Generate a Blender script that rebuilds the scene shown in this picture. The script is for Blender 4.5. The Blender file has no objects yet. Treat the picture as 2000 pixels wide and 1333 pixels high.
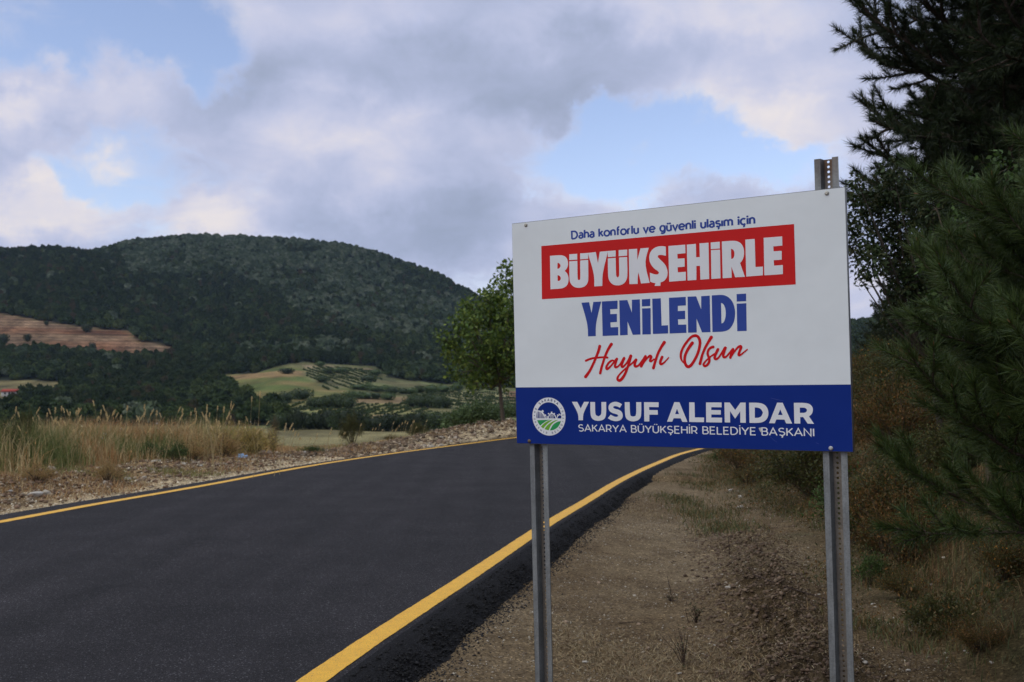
import bpy, math, random
import numpy as np
from mathutils import Vector, Matrix

# ------------------------------------------------------------------ camera, sky, sun
SC = bpy.context.scene
C = SC.collection
F_PX, CX, CY, HOR = 1944.0, 1000.0, 666.5, 770.0
TH = math.atan((HOR - CY) / F_PX)
CAMZ = 1.6
cam_d = bpy.data.cameras.new('camera'); cam = bpy.data.objects.new('camera', cam_d); C.objects.link(cam)
cam.location = (0, 0, CAMZ); cam.rotation_euler = (math.pi / 2 + TH, 0, 0)
cam_d.sensor_width = 36; cam_d.lens = 36 * F_PX / 2000; cam_d.clip_start = 0.1; cam_d.clip_end = 20000
cam_d.dof.use_dof = True; cam_d.dof.focus_distance = 4.15; cam_d.dof.aperture_fstop = 6.3
SC.camera = cam

SUN_EL, SUN_AZ = math.radians(40), math.radians(-122)      # azimuth from +Y towards +X
world = bpy.data.worlds.new('World'); SC.world = world; world.use_nodes = True
NT = world.node_tree; NT.nodes.clear()
def nn(t, **k):
    n = NT.nodes.new(t)
    for a, b in k.items(): setattr(n, a, b)
    return n
def link(a, b): NT.links.new(a, b)
def setin(sock, v):
    if isinstance(v, (int, float, tuple, list)): sock.default_value = v
    else: NT.links.new(v, sock)
def mth(op, a, b=None, c=None, clamp=False):
    n = nn('ShaderNodeMath', operation=op, use_clamp=clamp)
    setin(n.inputs[0], a)
    if b is not None: setin(n.inputs[1], b)
    if c is not None: setin(n.inputs[2], c)
    return n.outputs[0]
def vmth(op, a, b=None):
    n = nn('ShaderNodeVectorMath', operation=op)
    setin(n.inputs[0], a)
    if b is not None: setin(n.inputs[1], b)
    return n
def ss(v, a, b, lo=0.0, hi=1.0):
    n = nn('ShaderNodeMapRange', interpolation_type='SMOOTHSTEP')
    setin(n.inputs[0], v); n.inputs[1].default_value = a; n.inputs[2].default_value = b
    n.inputs[3].default_value = lo; n.inputs[4].default_value = hi
    return n.outputs[0]
def cmix(f, a, b):
    n = nn('ShaderNodeMix', data_type='RGBA'); setin(n.inputs[0], f)
    setin(n.inputs[6], a); setin(n.inputs[7], b)
    return n.outputs[2]
def ray(px, py):
    t = (CY - py) / F_PX
    s, c = math.sin(TH), math.cos(TH)
    return Vector(((px - CX) / F_PX, c - t * s, s + t * c))
SKYK = 0.10
tc = nn('ShaderNodeTexCoord')
D = vmth('NORMALIZE', tc.outputs['Generated']).outputs[0]
sep = nn('ShaderNodeSeparateXYZ'); link(D, sep.inputs[0])
# cloud layer seen in perspective: direction projected on a high, slightly curved sheet
den = mth('ADD', mth('MAXIMUM', sep.outputs[2], 0.0), 0.40)
comb = nn('ShaderNodeCombineXYZ')
link(mth('DIVIDE', sep.outputs[0], den), comb.inputs[0]); link(mth('DIVIDE', sep.outputs[1], den), comb.inputs[1])
P = comb.outputs[0]
def noise(vec, scale, detail=5.0, rough=0.55, dist=0.0, off=(0, 0, 0)):
    m = vmth('ADD', vec, off).outputs[0]
    n = nn('ShaderNodeTexNoise'); n.inputs['Scale'].default_value = scale; n.inputs['Detail'].default_value = detail
    n.inputs['Roughness'].default_value = rough; n.inputs['Distortion'].default_value = dist
    link(m, n.inputs['Vector']); return n.outputs[0]
warp = nn('ShaderNodeTexNoise'); warp.inputs['Scale'].default_value = 6.5; warp.inputs['Detail'].default_value = 9.0; warp.inputs['Roughness'].default_value = .62
link(D, warp.inputs['Vector'])
wv = vmth('SCALE', vmth('SUBTRACT', warp.outputs[1], (0.5, 0.5, 0.5)).outputs[0]); wv.inputs[3].default_value = 0.17
DW = vmth('ADD', D, wv.outputs[0]).outputs[0]
def blob(px, py, rx, ry, soft=1.0):
    """soft cloud bank centred on a direction; rx, ry its angular half sizes"""
    c = ray(px, py).normalized()
    d = vmth('SUBTRACT', DW, tuple(c)).outputs[0]
    m = vmth('MULTIPLY', d, (F_PX / rx, F_PX / (rx), F_PX / ry)).outputs[0]
    L = vmth('LENGTH', m).outputs[1]
    return ss(L, 0.25, 1.35, 1.0, 0.0)
cover = mth('ADD', mth('MULTIPLY', mth('SUBTRACT', noise(P, 2.6, 7, 0.52, 0.3), 0.5), 1.5), 0.80)
for (x, y, rx, ry, a) in [(190, 40, 300, 130, -.75), (330, 110, 120, 70, -.5), (200, 255, 170, 60, -.55), (190, 365, 170, 60, -.75), (110, 300, 90, 80, -.35), (60, 440, 260, 30, -.3),
                          (830, 85, 70, 50, -.45), (1240, 300, 240, 120, -.9), (1480, 350, 200, 60, -.7), (1130, 250, 120, 60, -.4), (940, 400, 90, 40, -.2), (1130, 350, 80, 60, -.35), (60, 130, 120, 50, -.35), (340, 450, 200, 40, -.3),
                          (1480, 185, 190, 60, .35), (1570, 255, 150, 60, .55), (230, 180, 240, 60, .55), (80, 410, 170, 60, .8), (400, 420, 150, 60, .6),
                          (20, 230, 80, 90, .7), (170, 300, 60, 40, .5), (1290, 310, 60, 40, .4), (600, 130, 260, 160, .3), (850, 400, 300, 110, .4),
                          (1050, 150, 500, 100, .5), (1700, 560, 200, 80, .4)]:
    cover = mth('MULTIPLY_ADD', blob(x, y, rx, ry), a, cover)
cover = mth('MULTIPLY_ADD', mth('SUBTRACT', noise(P, 12.0, 8, 0.62, 0.8, (2, 8, 0)), 0.5), 1.0, cover)
raw = cover
cover = ss(cover, 0.04, 0.90)
shade = mth('ADD', mth('MULTIPLY', mth('SUBTRACT', noise(P, 3.4, 6, 0.50, 0.2, (3.1, 1.7, 0)), 0.5), .9), 0.57)
for (x, y, rx, ry, a) in [(590, 160, 190, 90, -.18), (1150, 160, 440, 80, -.22), (950, 200, 150, 60, -.05), (820, 430, 330, 80, -.24), (700, 400, 160, 60, -.05),
                          (250, 150, 200, 60, .0), (80, 405, 150, 60, .36), (420, 415, 150, 60, .32), (15, 215, 60, 70, .32), (1480, 195, 200, 70, .12), (1540, 270, 190, 60, .20),
                          (170, 190, 130, 40, .2), (170, 295, 60, 40, .3), (620, 250, 220, 70, .15), (1400, 40, 400, 60, .12), (1700, 580, 160, 60, .2), (450, 60, 120, 60, .1)]:
    if a: shade = mth('MULTIPLY_ADD', blob(x, y, rx, ry), a, shade)
fine = mth('MULTIPLY', mth('SUBTRACT', noise(P, 9.0, 8, 0.62, 0.5, (9, 4, 0)), 0.5), 0.45)
shade = mth('ADD', mth('ADD', shade, fine), ss(raw, 0.25, 0.95, 0.20, 0.0))
ramp = nn('ShaderNodeValToRGB'); link(shade, ramp.inputs[0])
cr = ramp.color_ramp; cr.interpolation = 'B_SPLINE'
KC = 1.0
for i, (p, col) in enumerate([(0.0, (.29, .34, .46)), (0.25, (.355, .41, .56)), (0.5, (.475, .53, .735)), (0.75, (.64, .655, .82)), (1.0, (.93, .85, .81))]):
    e = cr.elements[i] if i < 2 else cr.elements.new(p)
    e.position = p; e.color = (*col, 1)
cloud = vmth('SCALE', ramp.outputs[0]); cloud.inputs[3].default_value = 1.0 / SKYK
# overhead, out of view, clouds get added brightness and less blue to light the ground
over = ss(sep.outputs[2], 0.42, 0.95, 1.0, 1.8)
cl1 = vmth('MULTIPLY', cloud.outputs[0], cmix(ss(sep.outputs[2], 0.42, 0.8), (1, 1, 1, 1), (1.0, 1.03, .90, 1)))
cl2 = vmth('SCALE', cl1.outputs[0]); link(over, cl2.inputs[3])
sky = nn('ShaderNodeTexSky', sky_type='NISHITA'); sky.sun_disc = False
sky.sun_elevation = SUN_EL; sky.sun_rotation = SUN_AZ; sky.air_density = 1.0; sky.dust_density = 0.6; sky.ozone_density = 2.0
skc = vmth('MULTIPLY', sky.outputs[0], (2.35, 1.98, 1.95)).outputs[0]
bg = nn('ShaderNodeBackground'); bg.inputs[1].default_value = SKYK
link(cmix(cover, skc, cl2.outputs[0]), bg.inputs[0])
wo = nn('ShaderNodeOutputWorld'); link(bg.outputs[0], wo.inputs[0])
sd = bpy.data.lights.new('sun', 'SUN'); sd.energy = .85; sd.angle = math.radians(25); sd.color = (1, .95, .78)
sun = bpy.data.objects.new('sun', sd); C.objects.link(sun)
sun_dir = Vector((math.sin(SUN_AZ) * math.cos(SUN_EL), math.cos(SUN_AZ) * math.cos(SUN_EL), math.sin(SUN_EL)))
sun.rotation_euler = sun_dir.to_track_quat('Z', 'Y').to_euler()
vs = SC.view_settings; vs.view_transform = 'Standard'; vs.look = 'None'; vs.exposure = 0.0; vs.gamma = 1.0; vs.use_curve_mapping = False
SC.render.engine = 'CYCLES'; SC.cycles.use_denoising = True; SC.cycles.max_bounces = 6; SC.cycles.diffuse_bounces = 3
SC.cycles.glossy_bounces = 2; SC.cycles.transmission_bounces = 3; SC.cycles.caustics_reflective = False; SC.cycles.caustics_refractive = False

# ------------------------------------------------------------------ helpers
RNG = np.random.default_rng(7)
def at(px, py, Y):
    r = ray(px, py); return Vector((0, 0, CAMZ)) + r * (Y / r.y)
def gp(px, py, z=0.0):
    r = ray(px, py); k = (z - CAMZ) / r.z; return (r.x * k, r.y * k)
def hz(py, Y):
    """height that projects to picture row py at distance Y"""
    t = (CY - py) / F_PX; s, c = math.sin(TH), math.cos(TH)
    return CAMZ + Y * (t * c + s) / (c - t * s)
def proj(x, y, z):
    s, c = math.sin(TH), math.cos(TH); h = z - CAMZ
    d = np.maximum(y * c + h * s, .01)
    return CX + F_PX * x / d, CY - F_PX * (-y * s + h * c) / d
def tag(o, label=None, cat=None, group=None, kind=None):
    if label: o['label'] = label
    if cat: o['category'] = cat
    if group: o['group'] = group
    if kind: o['kind'] = kind
    return o
def empty(name, loc, rz=0.0, label=None, cat=None, group=None):
    o = bpy.data.objects.new(name, None); C.objects.link(o); o.location = loc; o.rotation_euler = (0, 0, rz)
    o.empty_display_size = .1
    return tag(o, label, cat, group)
def mesh_data(name, V, F, col=None, smooth=False):
    """F: an (n,k) array or a list of such arrays"""
    V = np.asarray(V, np.float32)
    if not isinstance(F, (list, tuple)): F = [F]
    F = [np.asarray(f, np.int32) for f in F if len(f)]
    me = bpy.data.meshes.new(name)
    idx = np.concatenate([f.ravel() for f in F]); cnt = np.concatenate([np.full(len(f), f.shape[1], np.int32) for f in F])
    me.vertices.add(len(V)); me.vertices.foreach_set('co', V.ravel())
    me.loops.add(len(idx)); me.loops.foreach_set('vertex_index', idx)
    me.polygons.add(len(cnt)); st = np.zeros(len(cnt), np.int32); st[1:] = np.cumsum(cnt)[:-1]
    me.polygons.foreach_set('loop_start', st)
    try: me.polygons.foreach_set('loop_total', cnt)
    except Exception: pass
    if smooth: me.polygons.foreach_set('use_smooth', np.ones(len(cnt), bool))
    if col is not None:
        a = me.color_attributes.new('Col', 'FLOAT_COLOR', 'POINT')
        c4 = np.ones((len(V), 4), np.float32); c4[:, :3] = col; a.data.foreach_set('color', c4.ravel())
    me.update(calc_edges=True); me.validate()
    return me
def mk(name, V, F, mat, parent=None, col=None, smooth=False):
    me = mesh_data(name, V, F, col, smooth); me.materials.append(mat)
    o = bpy.data.objects.new(name, me); C.objects.link(o)
    if parent: o.parent = parent
    return o
class MB:
    """collects verts / faces / colours"""
    def __init__(s): s.V = []; s.F = {}; s.Cc = []; s.n = 0
    def add(s, V, F, col=(1, 1, 1)):
        V = np.asarray(V, float).reshape(-1, 3); 
        if not isinstance(F, list): F = [F]
        for f in F:
            f = np.asarray(f, int); 
            if len(f): s.F.setdefault(f.shape[1], []).append(f + s.n)
        c = np.empty((len(V), 3)); c[:] = col; s.Cc.append(c); s.V.append(V); s.n += len(V)
    def tube(s, pts, rad, sides=6, col=(1, 1, 1)):
        pts = np.asarray(pts, float); rad = np.broadcast_to(np.asarray(rad, float), (len(pts),))
        t = np.gradient(pts, axis=0); t /= np.linalg.norm(t, axis=1)[:, None] + 1e-9
        ref = np.array([0, 0, 1.0]) if abs(t[0][2]) < .9 else np.array([1.0, 0, 0])
        a = np.cross(t, ref); a /= np.linalg.norm(a, axis=1)[:, None] + 1e-9; b = np.cross(t, a)
        an = np.arange(sides) * 2 * np.pi / sides
        V = pts[:, None] + rad[:, None, None] * (a[:, None] * np.cos(an)[None, :, None] + b[:, None] * np.sin(an)[None, :, None])
        n = len(pts); i = np.arange(n - 1)[:, None] * sides; j = np.arange(sides)[None]; j2 = (j + 1) % sides
        f = np.stack([i + j, i + j2, i + sides + j2, i + sides + j], -1).reshape(-1, 4)
        s.add(V.reshape(-1, 3), f, col)
    def obj(s, name, mat, parent=None, smooth=False):
        V = np.concatenate(s.V); F = [np.concatenate(v) for v in s.F.values()]
        return mk(name, V, F, mat, parent, np.concatenate(s.Cc), smooth)
    def data(s, name, mat, smooth=False):
        me = mesh_data(name, np.concatenate(s.V), [np.concatenate(v) for v in s.F.values()], np.concatenate(s.Cc), smooth)
        me.materials.append(mat); return me
def unit(v): return v / (np.linalg.norm(v, axis=-1, keepdims=True) + 1e-9)
def rdir(n, rng=RNG): return unit(rng.normal(size=(n, 3)))

# lattice noise
_T = np.random.default_rng(3).random(65536)
def vnoise(x, y, seed=0):
    xi = np.floor(x).astype(np.int64); yi = np.floor(y).astype(np.int64); fx = x - xi; fy = y - yi
    fx = fx * fx * (3 - 2 * fx); fy = fy * fy * (3 - 2 * fy)
    def h(a, b): return _T[((a * 73856093) ^ (b * 19349663) ^ (seed * 83492791)) & 65535]
    return (h(xi, yi) * (1 - fx) + h(xi + 1, yi) * fx) * (1 - fy) + (h(xi, yi + 1) * (1 - fx) + h(xi + 1, yi + 1) * fx) * fy
def fbm(x, y, oct=4, seed=0, gain=.5):
    s = 0; a = 1; t = 0
    for k in range(oct):
        s = s + a * (vnoise(x * 2 ** k, y * 2 ** k, seed + k) - .5); t += a; a *= gain
    return s / t
def sst(a, b, x):
    t = np.clip((x - a) / (b - a), 0, 1); return t * t * (3 - 2 * t)
def inpoly(px, py, poly):
    inside = np.zeros(np.shape(px), bool); n = len(poly)
    for i in range(n):
        x1, y1 = poly[i]; x2, y2 = poly[(i + 1) % n]
        if y1 == y2: continue
        c = ((y1 > py) != (y2 > py)) & (px < (x2 - x1) * (py - y1) / (y2 - y1) + x1)
        inside ^= c
    return inside

# ------------------------------------------------------------------ materials
def new_mat(name):
    m = bpy.data.materials.new(name); m.use_nodes = True; t = m.node_tree; t.nodes.clear()
    o = t.nodes.new('ShaderNodeOutputMaterial'); b = t.nodes.new('ShaderNodeBsdfPrincipled'); t.links.new(b.outputs[0], o.inputs[0])
    return m, t, b, o
def tnoise(t, scale, detail=4, rough=.6, coord='Object', vec=None):
    c = t.nodes.new('ShaderNodeTexCoord'); n = t.nodes.new('ShaderNodeTexNoise')
    n.inputs['Scale'].default_value = scale; n.inputs['Detail'].default_value = detail; n.inputs['Roughness'].default_value = rough
    t.links.new(c.outputs[coord] if vec is None else vec, n.inputs['Vector']); return n.outputs[0]
def tramp(t, fac, stops):
    r = t.nodes.new('ShaderNodeValToRGB'); t.links.new(fac, r.inputs[0])
    for i, (p, c) in enumerate(stops):
        e = r.color_ramp.elements[i] if i < 2 else r.color_ramp.elements.new(p)
        e.position = p; e.color = (*c, 1) if len(c) == 3 else c
    return r.outputs[0]
def tmix(t, f, a, b, mode='MIX'):
    n = t.nodes.new('ShaderNodeMix'); n.data_type = 'RGBA'; n.blend_type = mode
    for s, v in ((n.inputs[0], f), (n.inputs[6], a), (n.inputs[7], b)):
        if isinstance(v, (int, float)): s.default_value = v
        elif isinstance(v, tuple): s.default_value = (*v, 1)
        else: t.links.new(v, s)
    return n.outputs[2]
def tbump(t, b, h, strength=.5, dist=.01):
    n = t.nodes.new('ShaderNodeBump'); n.inputs['Strength'].default_value = strength; n.inputs['Distance'].default_value = dist
    t.links.new(h, n.inputs['Height']); t.links.new(n.outputs[0], b.inputs['Normal'])
def mat_col(name, rough=.8, mulscale=None, amt=.3, transl=0.0, spec=.3, bump=None):
    """colour from the mesh's own per-vertex pigment, with optional grain"""
    m, t, b, o = new_mat(name)
    a = t.nodes.new('ShaderNodeVertexColor'); a.layer_name = 'Col'; col = a.outputs[0]
    if mulscale:
        n = tnoise(t, mulscale, 5); r = tramp(t, n, [(.25, (1 - amt,) * 3), (.75, (1 + amt,) * 3)]); col = tmix(t, 1.0, col, r, 'MULTIPLY')
    t.links.new(col, b.inputs['Base Color']); b.inputs['Roughness'].default_value = rough; b.inputs['Specular IOR Level'].default_value = spec
    if bump: tbump(t, b, tnoise(t, bump[0], 4), bump[1], bump[2])
    if transl:
        tr = t.nodes.new('ShaderNodeBsdfTranslucent'); t.links.new(col, tr.inputs[0]); mx = t.nodes.new('ShaderNodeMixShader'); mx.inputs[0].default_value = transl
        t.links.new(b.outputs[0], mx.inputs[1]); t.links.new(tr.outputs[0], mx.inputs[2]); t.links.new(mx.outputs[0], o.inputs[0])
    return m
def mat_plain(name, col, rough=.7, metal=0, spec=.4, grain=None, amt=.15):
    m, t, b, o = new_mat(name); b.inputs['Roughness'].default_value = rough; b.inputs['Metallic'].default_value = metal; b.inputs['Specular IOR Level'].default_value = spec
    if grain:
        n = tnoise(t, grain, 6); t.links.new(tramp(t, n, [(.25, tuple(c * (1 - amt) for c in col)), (.75, tuple(min(1, c * (1 + amt)) for c in col))]), b.inputs['Base Color'])
    else: b.inputs['Base Color'].default_value = (*col, 1)
    return m
M_leaf = mat_col('leaf', .55, transl=.25)
M_needle = mat_col('pine_needle', .5, transl=.12)
M_bark = mat_col('bark', .9, 25, .4, bump=(60, .6, .01))
M_grass = mat_col('grass_blade', .7, transl=.2)
M_stone = mat_col('stone', .9, 40, .25, bump=(90, .5, .005))
M_soil = mat_col('soil_and_turf', .95, 60, .55, spec=.12, bump=(85, 1.0, .025))
def _soil_flecks(m):
    t = m.node_tree; b = next(n for n in t.nodes if n.type == 'BSDF_PRINCIPLED'); src = b.inputs['Base Color'].links[0].from_socket
    a = tmix(t, 1.0, src, tramp(t, tnoise(t, 7, 6, .7), [(.3, (.74, .72, .70)), (.7, (1.24, 1.24, 1.22))]), 'MULTIPLY')
    c = t.nodes.new('ShaderNodeTexCoord'); v = t.nodes.new('ShaderNodeTexVoronoi'); v.inputs['Scale'].default_value = 60; t.links.new(c.outputs['Object'], v.inputs['Vector'])
    w = t.nodes.new('ShaderNodeTexWhiteNoise'); t.links.new(v.outputs['Color'], w.inputs['Vector'])
    f = tramp(t, w.outputs[0], [(.0, (.55, .50, .45)), (.18, (.8, .78, .76)), (.5, (1, 1, 1)), (.88, (1.15, 1.15, 1.15)), (.97, (1.9, 1.9, 1.85))]); t.links.new(tmix(t, 1.0, a, f, 'MULTIPLY'), b.inputs['Base Color'])
_soil_flecks(M_soil)

# asphalt: black binder with mineral speckle
def asphalt(name, base, sp):
    m, t, b, o = new_mat(name)
    c = t.nodes.new('ShaderNodeTexCoord'); v = t.nodes.new('ShaderNodeTexVoronoi'); v.inputs['Scale'].default_value = 130; t.links.new(c.outputs['Object'], v.inputs['Vector'])
    w = t.nodes.new('ShaderNodeTexWhiteNoise'); t.links.new(v.outputs['Color'], w.inputs['Vector'])
    speck = tramp(t, w.outputs[0], [(.0, tuple(x * .55 for x in base)), (.62, base), (.94, tuple(x * 1.7 for x in base)), (.989, sp)])
    big = tramp(t, tnoise(t, 1.1, 5, .65), [(.3, (.74, .74, .75)), (.7, (1.25, 1.24, 1.26))])
    mp = t.nodes.new('ShaderNodeMapping'); mp.inputs['Scale'].default_value = (2.2, .12, 1); mp.inputs['Rotation'].default_value = (0, 0, .25)
    t.links.new(c.outputs['Object'], mp.inputs[0]); st = tramp(t, tnoise(t, 1.0, 3, .5, vec=mp.outputs[0]), [(.30, (.80, .80, .80)), (.70, (1.22, 1.2, 1.2))])
    t.links.new(tmix(t, 1.0, tmix(t, 1.0, speck, big, 'MULTIPLY'), st, 'MULTIPLY'), b.inputs['Base Color'])
    b.inputs['Roughness'].default_value = .85; b.inputs['Specular IOR Level'].default_value = .16
    n = t.nodes.new('ShaderNodeTexVoronoi'); n.inputs['Scale'].default_value = 120; t.links.new(c.outputs['Object'], n.inputs['Vector'])
    tbump(t, b, n.outputs['Distance'], .8, .006); return m
M_asph = asphalt('asphalt', (.021, .0190, .0202), (.105, .10, .105))
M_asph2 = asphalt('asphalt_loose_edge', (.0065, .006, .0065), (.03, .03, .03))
def yellow():
    m, t, b, o = new_mat('yellow_line_paint')
    n = tnoise(t, 160, 4, .7); n2 = tnoise(t, 9, 4, .6)
    mask = tramp(t, n, [(.37, (0, 0, 0)), (.44, (1, 1, 1))]); tone = tramp(t, n2, [(.3, (.74, .37, .012)), (.7, (.86, .46, .018))])
    t.links.new(tmix(t, mask, (.16, .10, .03), tone), b.inputs['Base Color']); b.inputs['Roughness'].default_value = .6
    tbump(t, b, n, .5, .003); return m
M_yel = yellow()

# ------------------------------------------------------------------ road geometry on the ground
def line(pts): return np.array([gp(x, y) for x, y in pts])
RL = line([(606, 1333), (715, 1258), (830, 1183), (950, 1104), (1067, 1025), (1142, 981), (1213, 938), (1284, 905), (1355, 880)])
LL = line([(0, 1020), (140, 993), (280, 969.6), (420, 945), (560, 918.5), (665, 901), (790, 883), (915, 867), (1005, 855.5)])
def extend(L, s0, tail):
    pre = [(L[0][0] - s0 * (L[0][1] - y), y) for y in (-60, 0)]
    return np.array(pre + [tuple(p) for p in L] + tail)
RLx = extend(RL, .19, [(9.6, 38), (15.0, 47), (23, 56), (45, 70)])
LLx = extend(LL, .20, [(3.6, 45), (9.0, 55), (18, 65), (40, 80)])
def smooth_line(L):
    # Catmull-Rom through the points, then resampled by y
    o = []
    for i in range(len(L) - 1):
        p0, p1, p2, p3 = L[max(i - 1, 0)], L[i], L[i + 1], L[min(i + 2, len(L) - 1)]
        for t in np.linspace(0, 1, 12, endpoint=False):
            o.append(.5 * ((2 * p1) + (-p0 + p2) * t + (2 * p0 - 5 * p1 + 4 * p2 - p3) * t * t + (-p0 + 3 * p1 - 3 * p2 + p3) * t ** 3))
    o.append(L[-1]); o = np.array(o); yy = np.linspace(-58, 68, 1000); xx = np.interp(yy, o[:, 1], o[:, 0])
    k = np.hanning(31); k /= k.sum(); xs = np.convolve(np.pad(xx, 15, 'edge'), k, 'valid')
    return yy, xs
ryy, rxx = smooth_line(RLx); lyy, lxx = smooth_line(LLx)
def xr(Y): return np.interp(Y, ryy, rxx)
def xl(Y): return np.interp(Y, lyy, lxx)
def slope(Y): return (xr(Y + .5) - xr(Y - .5))
def s_right(x, Y): return (x - xr(Y)) / np.sqrt(1 + slope(Y) ** 2)
def s_left(x, Y): return (xl(Y) - x) / np.sqrt(1 + slope(Y) ** 2)

# far terrain: heights from the valley floor to the ridges (columns by bearing, rows by distance)
COLS = {
 -9000: [(60, 900), (150, 870), (330, 800), (600, 700), (1100, 560), (1500, 600), (2500, 700)],
 -1500: [(60, 950), (150, 885), (330, 822), (480, 778), (600, 735), (760, 640), (900, 560), (1100, 470), (1300, 490), (1600, 520), (2500, 640)],
 -300: [(60, 1010), (150, 885), (200, 862), (270, 838), (330, 822), (400, 800), (480, 780), (560, 750), (650, 705), (700, 672), (760, 600), (900, 555), (1000, 510), (1100, 478), (1300, 500), (1600, 540), (2500, 650)],
 0: [(60, 1010), (150, 885), (200, 862), (270, 838), (330, 822), (400, 800), (480, 782), (560, 752), (650, 710), (700, 684), (760, 620), (900, 562), (1000, 520), (1100, 489), (1200, 505), (1400, 520), (1600, 540), (2500, 650)],
 165: [(60, 1010), (150, 885), (200, 862), (270, 838), (330, 822), (400, 806), (480, 786), (560, 752), (650, 716), (700, 690), (745, 642), (900, 575), (1000, 530), (1100, 504), (1220, 506), (1400, 505), (1600, 530), (2500, 650)],
 250: [(60, 1010), (150, 885), (200, 862), (270, 838), (330, 825), (400, 808), (480, 786), (560, 752), (650, 722), (700, 697), (740, 655), (850, 610), (950, 560), (1060, 530), (1200, 500), (1320, 478), (1500, 495), (2500, 650)],
 350: [(60, 1010), (150, 885), (200, 862), (270, 838), (330, 828), (400, 808), (480, 782), (560, 750), (650, 718), (700, 700), (850, 640), (950, 590), (1060, 550), (1200, 500), (1330, 469), (1500, 480), (2500, 650)],
 450: [(60, 1010), (150, 885), (200, 862), (270, 838), (330, 828), (400, 802), (480, 772), (560, 738), (620, 726), (700, 705), (850, 650), (1000, 580), (1200, 503), (1330, 467), (1500, 480), (2500, 650)],
 550: [(60, 1000), (150, 882), (200, 862), (270, 838), (330, 815), (400, 792), (480, 757), (560, 724), (620, 712), (700, 690), (850, 640), (1000, 582), (1200, 512), (1330, 472), (1500, 485), (2500, 650)],
 700: [(60, 980), (150, 882), (200, 862), (270, 838), (330, 812), (400, 790), (480, 768), (560, 740), (640, 726), (750, 695), (900, 645), (1050, 590), (1200, 535), (1330, 487), (1500, 500), (2500, 650)],
 850: [(60, 960), (150, 882), (200, 862), (270, 838), (330, 815), (400, 797), (480, 778), (560, 762), (640, 750), (750, 718), (900, 670), (1050, 618), (1200, 570), (1330, 537), (1500, 545), (2500, 680)],
 925: [(60, 950), (150, 880), (200, 860), (270, 838), (330, 816), (400, 798), (480, 781), (560, 766), (640, 752), (750, 728), (900, 690), (1050, 645), (1200, 605), (1330, 577), (1500, 590), (2500, 700)],
 1050: [(60, 930), (150, 870), (200, 850), (270, 835), (330, 816), (400, 800), (480, 783), (560, 768), (640, 755), (750, 738), (900, 712), (1050, 685), (1200, 660), (1330, 645), (1500, 655), (2500, 720)],
 1350: [(60, 860), (150, 820), (270, 800), (400, 780), (560, 760), (750, 740), (900, 720), (1200, 705), (1500, 705), (2500, 730)],
 1600: [(60, 770), (150, 770), (270, 760), (400, 745), (560, 720), (750, 680), (900, 652), (1200, 660), (2500, 730)],
 1750: [(60, 700), (150, 720), (270, 720), (400, 710), (560, 690), (750, 650), (900, 622), (1200, 640), (2500, 730)],
 2200: [(60, 600), (150, 640), (270, 650), (400, 640), (560, 620), (750, 590), (900, 565), (1200, 600), (2500, 720)],
 11000: [(60, 600), (150, 640), (400, 640), (900, 600), (1200, 630), (2500, 720)],
}
ck = sorted(COLS)
Yr = [1.0, 2.0, 3.0, 4.0, 4.6]
while Yr[-1] < 1600:
    y = Yr[-1]
    st = .035 if y < 9 else (.05 if y < 14 else (y * .0065 if y < 60 else (y * .012 if (y < 690 or y > 790) else 1.6)))
    Yr.append(y + st)
Yr += [1700, 1900, 2200, 2500]
Yr = np.array(Yr)
Pc = np.concatenate([[-9000, -6000, -4000, -2800, -2000, -1500, -1200], np.arange(-1000, -150, 40), np.arange(-150, 2150, 5.5), np.arange(2160, 3000, 40), [3200, 3600, 4200, 5000, 6500, 8500, 11000]])
tab = np.zeros((len(ck), len(Yr)))
for i, k in enumerate(ck):
    a = np.array(COLS[k], float); tab[i] = np.interp(Yr, a[:, 0], a[:, 1])
far_py = np.stack([np.interp(Pc, ck, tab[:, j]) for j in range(len(Yr))], 1)        # cols x rows
wk = np.hanning(15); wk /= wk.sum()
def blur(A, ax, k):
    h = len(k) // 2; pad = [(0, 0), (0, 0)]; pad[ax] = (h, h); B = np.pad(A, pad, 'edge')
    return np.apply_along_axis(lambda v: np.convolve(v, k, 'valid'), ax, B)
far_py = blur(blur(far_py, 1, wk), 0, wk)
_t = (CY - far_py) / F_PX
far_z = CAMZ + Yr[None] * (_t * math.cos(TH) + math.sin(TH)) / (math.cos(TH) - _t * math.sin(TH))
def bil(A, px, Y):
    i = np.clip(np.searchsorted(Pc, px) - 1, 0, len(Pc) - 2); j = np.clip(np.searchsorted(Yr, Y) - 1, 0, len(Yr) - 2)
    u = np.clip((px - Pc[i]) / (Pc[i + 1] - Pc[i]), 0, 1); v = np.clip((Y - Yr[j]) / (Yr[j + 1] - Yr[j]), 0, 1)
    return (A[i, j] * (1 - u) + A[i + 1, j] * u) * (1 - v) + (A[i, j + 1] * (1 - u) + A[i + 1, j + 1] * u) * v
TERR = [(-400, 585), (0, 612), (120, 633), (258, 648), (262, 664), (345, 679), (335, 700), (290, 702), (180, 694), (100, 690), (0, 688), (-400, 680)]
def mound(x, Y):
    xc = np.interp(Y, [4, 5.5, 7.2, 10, 13], [1.35, 1.62, 1.9, 2.35, 2.9]); a = np.interp(Y, [4, 6, 9, 11.5, 13], [.15, .18, .16, .09, 0])
    return a * np.exp(-((x - xc) / .38) ** 2)
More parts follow.
